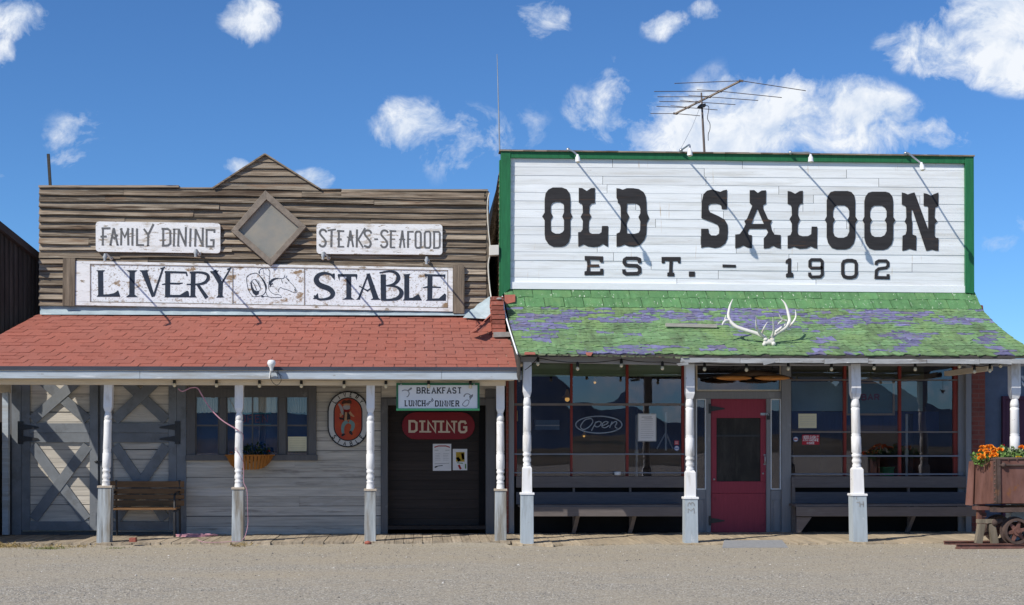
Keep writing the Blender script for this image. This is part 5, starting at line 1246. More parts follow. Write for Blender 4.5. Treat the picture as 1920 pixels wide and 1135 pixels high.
def string_lights(name, label, bulbs, Y, sag, ends):
    t = thing(name, label, 'string lights', P(bulbs[0][0], bulbs[0][1], Y))
    mb = MB(); pts = []
    seq = [ends[0]]+list(bulbs)+[ends[1]]
    for (xa, ya), (xb, yb) in zip(seq[:-1], seq[1:]):
        for k in range(5): f = k/5; pts.append(P(xa+(xb-xa)*f, ya-6+(yb-ya)*f+sag*4*f*(1-f), Y))
    pts.append(P(seq[-1][0], seq[-1][1]-6, Y)); mb.tube(pts, .0055, 5); mb.build('cable', m_cable, t)
    for x, y in bulbs:
        a = P(x, y-6, Y); mb = MB(); mb.loft(a+Vector((0,0,.012)), a-Vector((0,0,.06)), [(0,.008),(.2,.019),(.9,.022),(1,.017)], 10); so_ = mb.build('lamp_socket', m_cable, t)
        mb = MB(); mb.loft(a-Vector((0,0,.0605)), a-Vector((0,0,.115)), [(0,.014),(.35,.025),(.7,.025),(.95,.013),(1,.004)], 10); mb.build('bulb', m_bulb, so_)
string_lights('string_lights', 'string of clear bulbs along the cream beam under the red porch roof', [(327,717),(406,717.5),(486.5,718),(565,718.5),(645,719),(723.6,719),(803.6,719),(882,720)], -1.535, .6, ((250,716),(930,719)))
string_lights('string_lights', 'string of clear bulbs on a sagging cable under the green porch eave', [(1008.6,677),(1083,686),(1165,680),(1242,685),(1321,687),(1399.6,688),(1478,686),(1559,687),(1639,685),(1716,687),(1799,682),(1827,692),(1856,690),(1876,681)], -2.0, 2.2, ((984,700),(1925,682)))

# white whip aerial, TV aerial, rod, meter box
mb = MB(); mb.tube([P(936.8,284,.1), P(934.5,190,.1), P(932,102,.1)], [.012,.010,.005], 8); simple('whip_antenna', 'tall thin grey whip aerial rising at the left corner of the saloon front', 'antenna', mb, m_steel)
mb = MB(); mb.bar(P(95,360,.25), P(90.5,289,.25), .04, .035, (0,1,0)); simple('vent_rod', 'short dark rod standing on the left end of the brown false front', 'rod', mb, m_roofunder)
m_aerial = M('weathered_aluminium', (.16,.13,.115), .6, .25, 6)
tv = thing('tv_antenna', 'old many-armed television aerial on a mast above the saloon', 'antenna', P(1321.5,290,2.6))
mb = MB(); mb.tube([P(1321.5,300,2.6), P(1318,235,2.6), P(1315,174,2.6)], [.022,.02,.014], 8); mb.build('mast', m_aerial, tv)
mb = MB(); mb.bar(P(1389.5,151.5,1.45), P(1266,213.5,3.7), .027, .027); mb.build('boom', M('aged_boom', (.27,.215,.17), .6, .25, 5), tv)
za = zc((1200,120), 5.647)
def yb(px): return 1.45+(1389.5-px)/(1389.5-1266)*2.25
for L_, C_, R_ in (((365,207),(1070,180),(1755,285)),((150,292),(845,290),(1500,357)),((185,348),(730,350),(1250,388)),((205,398),(610,405),(1010,432)),((175,450),(500,463),(820,488)),((110,525),(375,527),(635,550))):
    l, c, r = [za([q])[0] for q in (L_, C_, R_)]; y0 = yb(c[0]); k = .009
    mb = MB(); mb.tube([P(*l, y0-(c[0]-l[0])*k*.5), P(c[0]-1,c[1],y0), P(c[0]+1,c[1],y0), P(*r, y0+(r[0]-c[0])*k*.5)], .0065, 6); mb.bar(P(c[0]-4,c[1]-.5,y0), P(c[0]+4,c[1]+.5,y0), .03, .03)
    mb.build('element', m_aerial, tv)
for L_, C_ in (((605,273),(845,288)),((515,335),(735,345)),((425,387),(610,403)),((325,442),(500,460))):
    l, c = [za([q])[0] for q in (L_, C_)]; y0 = yb(c[0]); mb = MB(); mb.tube([P(*l, y0+.35), P(*c, y0+.04)], .006, 6); mb.build('element', m_aerial, tv)
mb = MB(); mb.pprism([(1309,199),(1313,195.5),(1323,194),(1324,198.5),(1314,201.5)], 2.52, .12); mb.build('rotor_box', m_ironblk, tv)
mb = MB(); mb.tube(cat3([P(1324,198,2.55), P(1329,202,2.55), P(1326.5,222,2.55), P(1331,232,2.55), P(1331,243,2.55), P(1328,252,2.55), P(1328,264,2.55)]), .006, 5); mb.build('lead_wire', m_cable, tv)
mb = MB(); mb.tube([P(1311,205,2.6), P(1297,240,1.7), P(1277,278,.4)], .003, 4); mb.build('guy_wire', m_steel, tv)
bx = thing('meter_box', 'beige electrical box with a conduit on the corner between the two buildings', 'electrical box', P(925,478,-.22))
mb = MB(); mb.pprism([(917.5,460),(935.5,459.5),(935.5,478),(917.5,479)], -.24, .16); mb.build('box', m_box, bx, bevel=.006)
mb = MB(); mb.tube(cat3([P(918,362,-.06), P(914,380,-.06), P(915,420,-.06), P(919,462,-.10)], 5), .008, 6); mb.tube(cat3([P(919,478,-.14), P(915.5,500,-.1), P(919,545,-.1), P(922,562,-.25)], 5), .011, 6); mb.build('conduit', m_box, bx)

# elk antlers on the roof
an = thing('elk_antlers', 'bleached elk antlers on a skull plate mounted on the green roof', 'antlers', P(1441,648,-1.72))
zn = zc((1340,550), 9.459)
def antler(pts, r, y0, y1):
    q = zn(pts); n = len(q); return mb.tube(cat3([P(x, y, y0+(y1-y0)*i/(n-1)) for i, (x, y) in enumerate(q)], 5), [v*1.08 for v in catmull([Vector((0,0))]*n, r, 5)[1]], 8)
mb = MB()
antler([(905,800),(850,765),(740,715),(560,660),(400,605),(320,545),(265,480),(245,400),(255,300),(280,200),(322,105)], [.028,.028,.026,.026,.025,.024,.024,.021,.018,.013,.003], -1.72, -1.5)
antler([(290,530),(230,485),(170,505),(130,570)], [.023,.02,.016,.004], -1.57, -1.68); antler([(215,490),(185,470),(200,385)], [.016,.013,.003], -1.58, -1.62)
antler([(890,790),(810,720),(752,620),(735,520),(736,425)], [.02,.019,.016,.012,.003], -1.73, -1.95); antler([(830,740),(850,680),(885,600),(938,508)], [.018,.015,.012,.003], -1.74, -1.85)
mb.build('antler', m_antler, an)
mb = MB()
antler([(1000,800),(1040,760),(1110,705),(1240,625),(1310,540),(1328,470),(1310,380),(1285,280),(1245,180),(1175,102)], [.028,.028,.027,.026,.024,.022,.02,.017,.012,.003], -1.72, -1.5)
antler([(1200,650),(1300,605),(1390,520),(1440,420),(1430,295)], [.02,.019,.017,.013,.003], -1.64, -1.6); antler([(1075,690),(1160,630),(1250,560),(1275,470)], [.02,.018,.015,.012], -1.75, -1.8); antler([(1275,490),(1210,475),(1165,420),(1138,368)], [.016,.014,.01,.003], -1.8, -1.85); antler([(1215,480),(1150,520),(1118,558)], [.013,.01,.003], -1.8, -1.86)
antler([(1015,770),(1045,690),(1045,580),(1030,428)], [.018,.016,.012,.003], -1.73, -1.95)
mb.build('antler', m_antler, an)
mb = MB(); mb.ball(P(1441,642,-1.73), .075, 10, (1.15,.8,.65), .12); mb.ball(P(1435.5,637,-1.76), .035, 8, (1,1,.8), .1); mb.ball(P(1448,638,-1.76), .04, 8, (1,1,.8), .1); mb.ball(P(1433,646,-1.79), .03, 8, (1,1,1), .1); mb.ball(P(1450.5,645,-1.79), .033, 8, (1,1,1), .1); mb.build('skull_plate', m_bone, an)
mb = MB(); mb.bar(P(1248,609.5,-1.04), P(1344,611.5,-1.04), .045, .05); simple('wood_stick', 'grey length of board lying on the green roof left of the antlers', 'board', mb, M('bleached_board', (.40,.38,.34), .85, .2, 5, H))

# carved wooden yoke hung above the saloon door
yk = thing('wooden_yoke', 'old brown ox yoke hanging above the raspberry saloon door', 'yoke', P(1412,712,-.5))
mb = MB(); pts = cat3([P(1337,708,-.45), P(1360,706,-.5), P(1390,703,-.5), P(1412,700,-.5), P(1436,702,-.5), P(1462,706,-.5), P(1486,710,-.45)], 4)
n = len(pts); mb.tube(pts, [.012+.035*math.sin(PI*i/(n-1))**.7 for i in range(n)], 10); mb.build('beam', M('dark_yoke_wood', (.06,.035,.02), .5, .3, 4, H), yk)
mb = MB(); m_yorange = M('varnished_wood', (.55,.22,.045), .35, .35, 5, H, spec=.5)
for c in (1376, 1448):
    mb.ball(P(c, 709, -.5), .30, 14, (.92,.30,.13))
mb.build('yoke_pads', m_yorange, yk)
mb = MB(); 
for x in (1376, 1448): mb.tube([P(x,700,-.5), P(x,672,-.5)], .006, 5)
mb.build('hanging_wire', m_cable, yk)
# ================================================================== THINGS BEHIND AND ON THE SALOON WINDOWS
ns = thing('neon_sign', 'oval white tube sign reading Open in the left saloon window', 'sign', P(1123,813,.1))
zo = zc((960,660), 4.73); Yn = .1
def tubepx(pts, r, closed=False, k=5): mb.tube(cat3([P(x, y, Yn) for x, y in zo(pts)], k, closed), r, 6, closed)
m_neon = M('white_glass_tube', (.9,.92,.94), .3, .04, 3, spec=.5)
mb = MB(); tubepx([(770+205*math.cos(a), 646+75*math.sin(a)) for a in [2*PI*i/20 for i in range(20)]], .0095, True, 3); mb.build('border', m_neon, ns)
mb = MB()
tubepx([(690,592),(645,606),(612,650),(612,676),(640,688),(685,664),(715,625),(710,598)], .0085, True)
tubepx([(745,620),(728,655),(705,698)], .0085); tubepx([(738,632),(765,618),(790,625),(782,652),(755,666),(732,655)], .0085)
tubepx([(798,655),(838,640),(852,624),(828,618),(802,638),(800,664),(828,672),(862,652)], .0085)
tubepx([(888,618),(866,672)], .0085); tubepx([(872,654),(900,626),(924,618),(928,634),(914,662),(934,680)], .0085)
mb.build('lettering', m_neon, ns)
mb = MB(); mb.tube([P(1085,765,.1), P(1100,783,.1)], .003, 4); mb.tube([P(1165,763,.1), P(1148,780,.1)], .003, 4); mb.build('hanging_wire', m_cable, ns)
pz = thing('poster', 'white framed poster in the left saloon window', 'poster', P(1213,828,.06))
mb = MB(); mb.pbox(1196,776,1230.5,827.8,.036,.007); mb.build('frame', m_stripe, pz)
mb = MB(); mb.pbox(1198,778,1228.7,826,.0345,.001); mb.build('sheet', m_paperw, pz)
mb = MB()
for i in range(9): mb.ribbon([(1201+U(0,1.5),789+i*4),(1226-U(0,4),789+i*4)], .7, .0338)
mb.ribbon([(1203,782.5),(1222,782)], 2, .0338); mb.ribbon([(1208,785.8),(1224,785.5)], 1.6, .0338); mb.build('type_lines', m_fade, pz)
paper('notice', 'cream paper notice above the red cash sticker in the right saloon window', (1497,776,1531,803), .0405, m_paper, (('type_lines', m_fade, [([(1500,781+i*3.2),(1528,781+i*3.2)], .5) for i in range(6)]),))
at = thing('sticker', 'red NEED CASH ? ATM MACHINE INSIDE sticker low in the right saloon window', 'sticker', P(1520,834,.04))
mb = MB(); mb.pbox(1504,815.5,1536.3,834,.0405,.0015); mb.build('sheet', M('sticker_red', (.45,.012,.03), .4, .05, 3), at)
mb = MB(); text(mb, 'NEED CASH ?', [(1506,817.6),(1534,817.6),(1534,821.6),(1506,821.6)], .0398, .8, 0, .18); text(mb, 'ATM MACHINE', [(1505.5,823.8),(1534.7,823.8),(1534.7,827.6),(1505.5,827.6)], .0398, .8, 0, .18); text(mb, 'INSIDE', [(1513,829.4),(1527,829.4),(1527,832.8),(1513,832.8)], .0398, .8, 0, .2)
mb.ribbon([(1505.5,822.7),(1534.5,822.7)], .6, .0397); mb.build('lettering', m_white2, at)
def disc(x, y, r, Y): return [(x+r*math.cos(2*PI*i/20), y+r*math.sin(2*PI*i/20)) for i in range(20)]
for x, y, lab in ((1492,823.8,'round blue and red sticker beside the red cash sticker'),(1269,840.8,'round blue and white sticker under a square red one in the left saloon window')):
    tt = thing('sticker', lab, 'sticker', P(x, y+5, .04)); mb = MB(); mb.pprism(disc(x, y, 5, 0), .0405, .0015); mb.build('blue_rim', M('sticker_blue', (.10,.16,.42), .4), tt)
    mb = MB(); mb.sheet(disc(x, y, 4, 0), .0398); mb.build('white_field', m_paperw, tt); mb = MB(); mb.ribbon([(x-3.4,y),(x+3.4,y)], 2.4, .0394); mb.build('red_band' if x > 1400 else 'blue_band', M('band', (.5,.06,.06) if x > 1400 else (.2,.25,.5)), tt)
tt = thing('sticker', 'square red sticker low at the right edge of the left saloon window', 'sticker', P(1269,834,.04)); mb = MB(); mb.pbox(1264.5,826.5,1273,834.6,.0405,.0015); mb.build('sheet', M('pink_red', (.5,.06,.08), .4), tt)
mb = MB(); mb.ribbon([(1266,829),(1271.5,829)], .8, .0398); mb.ribbon([(1266,831.5),(1271.5,831.5)], .8, .0398); mb.build('lettering', m_paperw, tt)
fr_ = thing('framed_sign', 'glazed teal BAR sign in a wooden frame hanging behind the right saloon window', 'sign', P(1632,779,.4))
mb = MB(); mb.pbox(1589,719,1675,776,.42,.02); mb.build('panel', M('teal_panel', (.07,.14,.17), .5, .1, 2), fr_)
mb = MB()
for q in ((1586,716,1678,719.5),(1586,775.5,1678,779),(1586,719.7,1589.5,775.3),(1674.5,719.7,1678,775.3)): mb.pbox(*q, .39, .05)
mb.build('frame', M('pale_wood_frame', (.30,.22,.15), .5, .2, 5), fr_)
mb = MB(); text(mb, 'BAR', [(1616,740),(1648,740),(1648,750),(1616,750)], .4195, 3, 0, .3); mb.build('lettering', M('dim_red', (.12,.03,.05)), fr_)
# slender indoor columns
def column(label, x, yt, yb, yk, Y):
    mb = MB(); a = P(x, yt, Y); b = P(x, yb, Y); s = F/(Y+D0)
    mb.loft(a, b, [(0,1.9/s),(.02,2.6/s),(.55,2.6/s),(.56,3.6/s),(.62,3.8/s),(.64,1.9/s),(.70,3.0/s),(.80,2.0/s),(.97,2.6/s),(1,3.4/s)], 12)
    simple('turned_column', label, 'column', mb, M('old_white_column', (.40,.39,.37), .6, .2, 6))
column('slim white turned column behind the poster in the left saloon window', 1193.5, 778, 897, 0, .35)
column('slim white turned column behind the right saloon window', 1700, 776, 900, 0, .35)
mb = MB(); mb.pbox(1197,676,1211,893,.9,.2); mb.pbox(1704,776,1712,893,.5,.1); 
simple('indoor_pillar', 'square black pillar standing inside behind the white poster', 'pillar', mb, m_dark)
tp = thing('tripod', 'grey tripod stand inside behind the left saloon window', 'tripod', P(1248.6,893,.6))
mb = MB(); mb.tube([P(1248.6,773,.6), P(1248.6,845,.6)], .02, 8); mb.build('pole', m_steel, tp)
for dx, dy in ((-17,.0),(13,.0),(2,.35)):
    mb = MB(); mb.tube([P(1248.6,811,.6), P(1248.6+dx,842,.6+dy)], .013, 6); mb.build('leg', m_steel, tp)
for x, y, r, lab, Y in ((1115.4,717.5,.034,'small lit yellow lamp high behind the middle pane of the left saloon window',.8),(1063.6,749,.06,'glowing orange shade lamp beside the first red mullion of the left saloon window',.5),(1095,818,.03,'small round yellow lamp under the Open sign',.9)):
    lt = thing('indoor_lamp', lab, 'lamp', P(x, y, Y)); c = P(x, y, Y)
    mb = MB(); mb.ball(c, r*.62, 10); mb.build('bulb', m_lampbulb, lt)
    mb = MB(); mb.loft(c+Vector((0,0,r*2.6)), c+Vector((0,0,r*.4)), [(0,r*.3),(.6,r*.7),(1,r*1.5)], 12); mb.build('lamp_shade', M('amber_shade', (.4,.22,.07), .5, .1, 4), lt)
    mb = MB(); mb.tube([c+Vector((0,0,r*2.6)), c+Vector((0,0,r*2.6+.35))], .006, 5); mb.build('cord', m_cable, lt)
mb = MB(); c = P(1158,888,-.09); mb.loft(c+Vector((0,0,.028)), c+Vector((0,0,-.026)), [(0,.04),(.1,.055),(.8,.05),(1,.035)], 14); simple('ashtray', 'white dish standing on the bench back under the Open sign', 'dish', mb, m_white2)
mb = MB(); mb.pbox(966,770,971,790,.12,.03); simple('yellow_card', 'yellow card hanging inside at the left edge of the left saloon window', 'card', mb, M('yellow_card', (.42,.28,.06)))
# things standing inside that show dimly through the glass
ib = thing('indoor_cabinet', 'pale blue display box standing inside the left pane of the saloon window', 'cabinet', P(1028,812,.9)); mb = MB(); mb.pbox(1004,788,1049,806,.9,.3); mb.build('box', M('pale_blue_box', (.10,.17,.26)), ib); mb = MB(); mb.pbox(1004,797,1049,799,.895,.004); mb.build('stripe', m_stripe, ib)
mb = MB(); mb.pbox(1657,878,1676,893,.5,.2); mb.pbox(1655,876,1678,878,.48,.22); simple('green_bin', 'bright green bin inside the right saloon window', 'bin', mb, M('bin_green', (.01,.2,.07)))

# ================================================================== BENCHES
def saloon_bench(label, x0, x1, seat_x1, legs, lean):
    t = thing('porch_bench', label, 'bench', P((x0+x1)/2, 1000, -.3), 'brown plank benches under the saloon windows')
    mb = MB(); mb.pbox(x0,893.5,x1,914.5,-.10,.04); mb.build('backrest_board', m_bench, t, bevel=.003)
    mb = MB(); mb.pbox(x0,923,x1,946,-.12,.04); mb.build('backrest_board', m_benchnavy, t, 'dark slate lower back board', bevel=.003)
    mb = MB(); z = P(0,950.2,-.52).z; mb.box(X(x0+6,-.5), X(seat_x1,-.5), -.515, -.125, z-.035, z); mb.build('seat', m_bench, t, bevel=.004)
    mb = MB(); mb.prism([P(x0+8,950.6,-.54), P(seat_x1,950.6,-.54), P(seat_x1,968.5,-.54), P(x0+8,968.5,-.54)], Vector((0,.024,0))); mb.build('seat_apron', m_bench, t, bevel=.003)
    for lx in legs:
        mb = MB(); xa = X(lx,-.3); mb.hexa([(xa-.03,-.22,-.02),(xa+.03,-.22,-.02),(xa+.03,-.16,-.02),(xa-.03,-.16,-.02),(xa+.04,-.5,z-.04),(xa+.10,-.5,z-.04),(xa+.10,-.42,z-.04),(xa+.04,-.42,z-.04)]); mb.build('leg', m_bench, t)
        mb = MB(); mb.pbox(lx-2,893.8,lx+2,1000,-.058,.05); mb.build('back_post', m_bench, t)
    return t
saloon_bench('long brown plank bench under the left saloon window with the Open sign', 968, 1283, 1283, (1076,1182), 0)
rb_ = saloon_bench('long brown plank bench under the right saloon window beside the ore cart', 1485, 1811, 1832, (1605,1704), 0)
mb = MB(); mb.pprism([(1485,897),(1490.5,897),(1492.5,999),(1485,999)], -.13, .09); mb.pprism([(1494,970),(1522,970),(1501,999),(1493.5,999)], -.5, .05); mb.build('end_panel', m_bench, rb_)
pb_ = thing('park_bench', 'slatted brown bench with iron legs in front of the right barn door', 'bench', P(276,1000,-.5))
for y0, y1, dY in ((902.5,914,-.20),(916.5,926,-.215),(928,936.5,-.23),(938.5,949,-.245)):
    mb = MB(); mb.pbox(206,y0,345,y1,dY,.025); mb.build('backrest_slat', m_benchwood, pb_, bevel=.003)
z = P(0,953,-.6).z
for k in range(5):
    mb = MB(); y = -.66+k*.085; mb.box(X(206,-.5), X(333,-.5), y, y+.065, z-.025+(.0 if k else -.006), z+(0 if k else -.006)); mb.build('seat_slat', m_benchwood, pb_, bevel=.003)
for x in (211, 331):
    mb = MB(); xa = X(x,-.45); xb = xa+.045
    mb.tube([(xa,-.62,-.02),(xa,-.62,z+.17),(xa,-.58,z+.2),(xa,-.22,z+.22)], .017, 8); mb.tube([(xa,-.62,z-.04),(xa,-.2,z-.04)], .014, 8); mb.tube([(xa,-.13,-.02),(xa,-.17,z),(xa,-.19,P(0,901,-.2).z)], .017, 8); mb.build('iron_leg', m_ironblk, pb_)

# ================================================================== WINDOW BASKET, CORD, SMALL THINGS ON THE WALK
fb = thing('flower_basket', 'orange slatted half-round planter basket under the three-part window', 'planter', P(470,879,-.2))
mb = MB(); cx_ = X(469.5); n = 19; rx = (X(515)-X(424.5))/2
for i in range(n):
    a0 = PI*i/n+.018; a1 = PI*(i+1)/n-.018
    def q(a, k, zz): return Vector((cx_-math.cos(a)*rx*k, -.065-math.sin(a)*.26*k, zz))
    zt, zb = Z(853.5,-.1), Z(880,-.1)
    dip = abs(math.cos((a0+a1)/2))**4*.10
    mb.add([q(a0,1,zt),q(a1,1,zt),q(a1,.82,zb+dip),q(a0,.82,zb+dip),q(a0,.96,zt),q(a1,.96,zt),q(a1,.78,zb+dip),q(a0,.78,zb+dip)], [(0,1,2,3),(4,7,6,5),(0,4,5,1),(3,2,6,7),(0,3,7,4),(1,5,6,2)])
mb.build('slats', m_orange, fb)
mb = MB(); mb.tube([Vector((cx_-math.cos(PI*i/16)*rx*1.01, -.065-math.sin(PI*i/16)*.263, Z(853.5,-.1))) for i in range(17)], .012, 6); mb.build('rim', m_orange, fb)
def leaves(mb, c, r, n, size, sq=(1,1,1)):
    for i in range(n):
        d = Vector((U(-1,1), U(-1,1), U(-1,1)))
        if d.length > 1 or d.length < .15: continue
        p = Vector(c)+Vector((d.x*r*sq[0], d.y*r*sq[1], d.z*r*sq[2])); s = size*U(.6,1.3)
        u = Vector((U(-1,1),U(-1,1),U(-.6,1))).normalized(); w = u.cross(Vector((U(-1,1),U(-1,1),U(-1,1)))).normalized()
        mb.add([p, p+u*s*.5+w*s*.3, p+u*s, p+u*s*.5-w*s*.3], [(0,1,2,3)])
def plant(name, label, c, r, n, size, leafmat, sq, blooms=(), stems=0, group=None, cat='plant'):
    t = thing(name, label, cat, (c[0], c[1], c[2]-r*sq[2]), group)
    mb = MB(); leaves(mb, c, r, n, size, sq)
    for k in range(stems): mb.tube([(c[0]+U(-.3,.3)*r*sq[0], c[1], c[2]-r*sq[2]), (c[0]+U(-.8,.8)*r*sq[0], c[1]+U(-.4,.4)*r*sq[1], c[2]+U(0,.8)*r*sq[2])], .004, 4)
    mb.build('foliage', leafmat, t)
    for p, br, mt in blooms:
        mb = MB()
        for k in range(22):
            a = U(0, 2*PI); e = U(-.2, 1.4); d = Vector((math.cos(a)*math.cos(e), math.sin(a)*math.cos(e), math.sin(e)*.7)); o_ = Vector(p)+d*br*.4
            s_ = br*.9; w = d.cross(Vector((U(-1,1),U(-1,1),U(-1,1)))).normalized()
            mb.add([o_-w*s_*.4, o_+d*s_*.3-w*s_*.45+Vector((0,0,s_*.1)), o_+d*s_*.6, o_+d*s_*.3+w*s_*.45, o_+w*s_*.4], [(0,1,2,3,4)])
        mb.build('bloom', mt, t)
    return t
m_mari = M('marigold_orange', (.80,.25,.015), .7, .25, 20, isl=.25); m_mariy = M('marigold_yellow', (.62,.42,.02), .7, .2, 20, isl=.2); m_mariw = M('pale_bloom', (.6,.6,.42), .7, .1, 20); m_marir = M('red_bloom', (.3,.01,.02), .7, .2, 20)
plant('potted_plant', 'dark leafy plant growing in the orange basket under the window', (X(478),-.18,Z(848)), .17, 420, .06, M('dark_leaf', (.02,.045,.018), .8, .4, 8, isl=.4), (1.7,.5,.85), [((X(437),-.2,Z(849)), .03, M('dim_orange_bloom', (.3,.08,.02))), ((X(506),-.2,Z(846)), .03, m_marir)], 8)

cord = thing('hose', 'pink hose looped from the porch beam to the second livery post, coiled below', 'hose', P(440,1012,-1.5))
mb = MB(); Yq = -1.53
p_ = [P(334,729,-1.45), P(341,734,-1.45), P(350,731,-1.45), P(358,727.5,-1.45), P(370,728,-1.46), P(378,740,-1.47), P(390,760,-1.49), P(405,778,-1.5), P(420,791,-1.52), P(440,803,-1.51), P(448,808,-1.507)]
mb.tube(cat3(p_, 5), .0095, 6)
mb.tube(cat3([P(448,808,-1.507), P(456,816,-1.46), P(455,828,-1.40), P(446,836,-1.42), P(441,842,-1.5), P(447,850,-1.515), P(452,859,-1.51), P(456.5,868,-1.47), P(457,880,-1.45), P(457,905,-1.5), P(463,920,-1.54), P(464,950,-1.54), P(464.5,985,-1.5), P(455,1012,-1.65), P(430,1016,-1.72), P(385,1017,-1.75), P(370,1012,-1.62)], 5), .004, 6); mb.build('hose_line', m_pink, cord); mb = MB()
for k in range(3):
    a = U(-.05,.05); mb.tube(cat3([Vector((X(370,-.4)+math.cos(q)*(.25+.02*k)+a, -.42+math.sin(q)*.14+a, .006+.009*k)) for q in [2*PI*i/10 for i in range(10)]], 3, True), .009, 6, True)
mb.build('coil', m_pink, cord)
mb = MB(); c = P(249.5,1014.5,-1.75); mb.hexa([c+Vector(v) for v in ((-.05,-.045,-.015),(.045,-.05,-.015),(.05,.045,-.015),(-.045,.05,-.015),(-.048,-.04,.045),(.043,-.045,.05),(.047,.04,.048),(-.042,.045,.044))]); simple('broken_brick', 'broken red brick lying at the front edge of the livery walk', 'brick', mb, m_brick1, bevel=.006)
mb = MB(); c = P(689,1018,-1.68); mb.ball(c, .045, 7, (1.2,1,.6), .2); simple('brick_shard', 'small red brick shard at the foot of the third livery post', 'brick', mb, m_brick1)
mb = MB(); c0 = [P(1350,1027.5,-2.28), P(1474,1027,-2.3), P(1463,1019.5,-1.85), P(1355,1020.5,-1.85)]
za_ = -.05; mb.hexa([(c0[0].x,-2.42,-.075),(c0[1].x,-2.42,-.075),(c0[2].x,-1.95,-.03),(c0[3].x,-1.95,-.03),(c0[0].x,-2.42,-.058),(c0[1].x,-2.42,-.058),(c0[2].x,-1.95,.012),(c0[3].x,-1.95,.012)]); simple('door_ramp', 'thin grey ramp board leading up to the saloon door', 'ramp', mb, m_greenmat)

# dry weeds along the edge of the livery walk, loose stones
def weeds():
    mb = MB(); 
    for px0, n, h, mi in ((8,90,.09,0),(45,60,.07,0),(100,50,.06,0),(128,60,.05,0),(90,90,.035,1),(110,90,.035,1),(225,60,.03,1),(160,40,.05,0),(340,40,.03,0),(300,40,.03,0),(450,60,.07,0),(150,30,.04,0),(20,60,.06,0),(780,20,.03,0),(895,20,.04,0),(590,30,.03,0)):
        for k in range(n):
            x = X(px0+random.gauss(0,13),-1.7); y = -1.68-abs(random.gauss(0,.10))-(.25 if mi else 0); a = U(0,2*PI); l = h*U(.5,1.5); w = .004
            mb.m = mi; d = Vector((math.cos(a)*l*.8, math.sin(a)*l*.8, l*U(.3,1.0))); q = Vector((-math.sin(a)*w, math.cos(a)*w, 0)); p = Vector((x,y,-.064))
            mb.add([p-q, p+q, p+d*.6+Vector((0,0,l*.1))+q*.6, p+d], [(0,1,2,3)])
    o = mb.build('dry_weeds', [M('straw_weed', (.34,.25,.10), .9, .3, 9, isl=.4), M('low_green_weed', (.15,.17,.05), .9, .3, 9, isl=.4)])
    tag(o, 'dry straw and low green weeds along the edge of the walks', 'weeds', kind='stuff')
    mb = MB()
    for k in range(5200):
        y = -1.9-abs(random.gauss(0, 1))*3.4-U(0,.6); 
        if y < -13: continue
        hw = (y+D0)*.40; x = U(-hw, hw)+(y+D0)*SN; r = .0055*U(.6,2.0)*(1.6 if random.random() < .05 else 1)
        a = U(0,PI); c = Vector((x,y,-.065+r*.3)); ca, sa = math.cos(a)*r, math.sin(a)*r; e = U(.6,1)
        mb.add([c+Vector((ca,sa,0)), c+Vector((-sa*e,ca*e,0)), c+Vector((-ca,-sa,0)), c+Vector((sa*e,-ca*e,0)), c+Vector((U(-.3,.3)*r,U(-.3,.3)*r,r*U(.6,.95)))], [(0,1,4),(1,2,4),(2,3,4),(3,0,4)])
    m, t = newmat('loose_stone'); g = t.n('ShaderNodeNewGeometry').outputs['Random Per Island']
    rp = t.n('ShaderNodeValToRGB'); e = rp.color_ramp; e.elements[0].color = (.07,.07,.07,1); e.elements[1].color = (.68,.66,.62,1)
    for p, c in ((.3,(.19,.175,.16)),(.6,(.30,.25,.19)),(.85,(.36,.32,.27))): q = e.elements.new(p); q.color = (*c,1)
    t.set(rp.inputs[0], g); b = t.n('ShaderNodeBsdfPrincipled', i_Roughness=.9); t.set(b.inputs[0], rp.outputs[0]); t.set(t.n('ShaderNodeOutputMaterial').inputs[0], b)
    o = mb.build('loose_gravel', m); tag(o, 'loose small stones scattered over the gravel street', 'gravel', kind='stuff')
weeds()

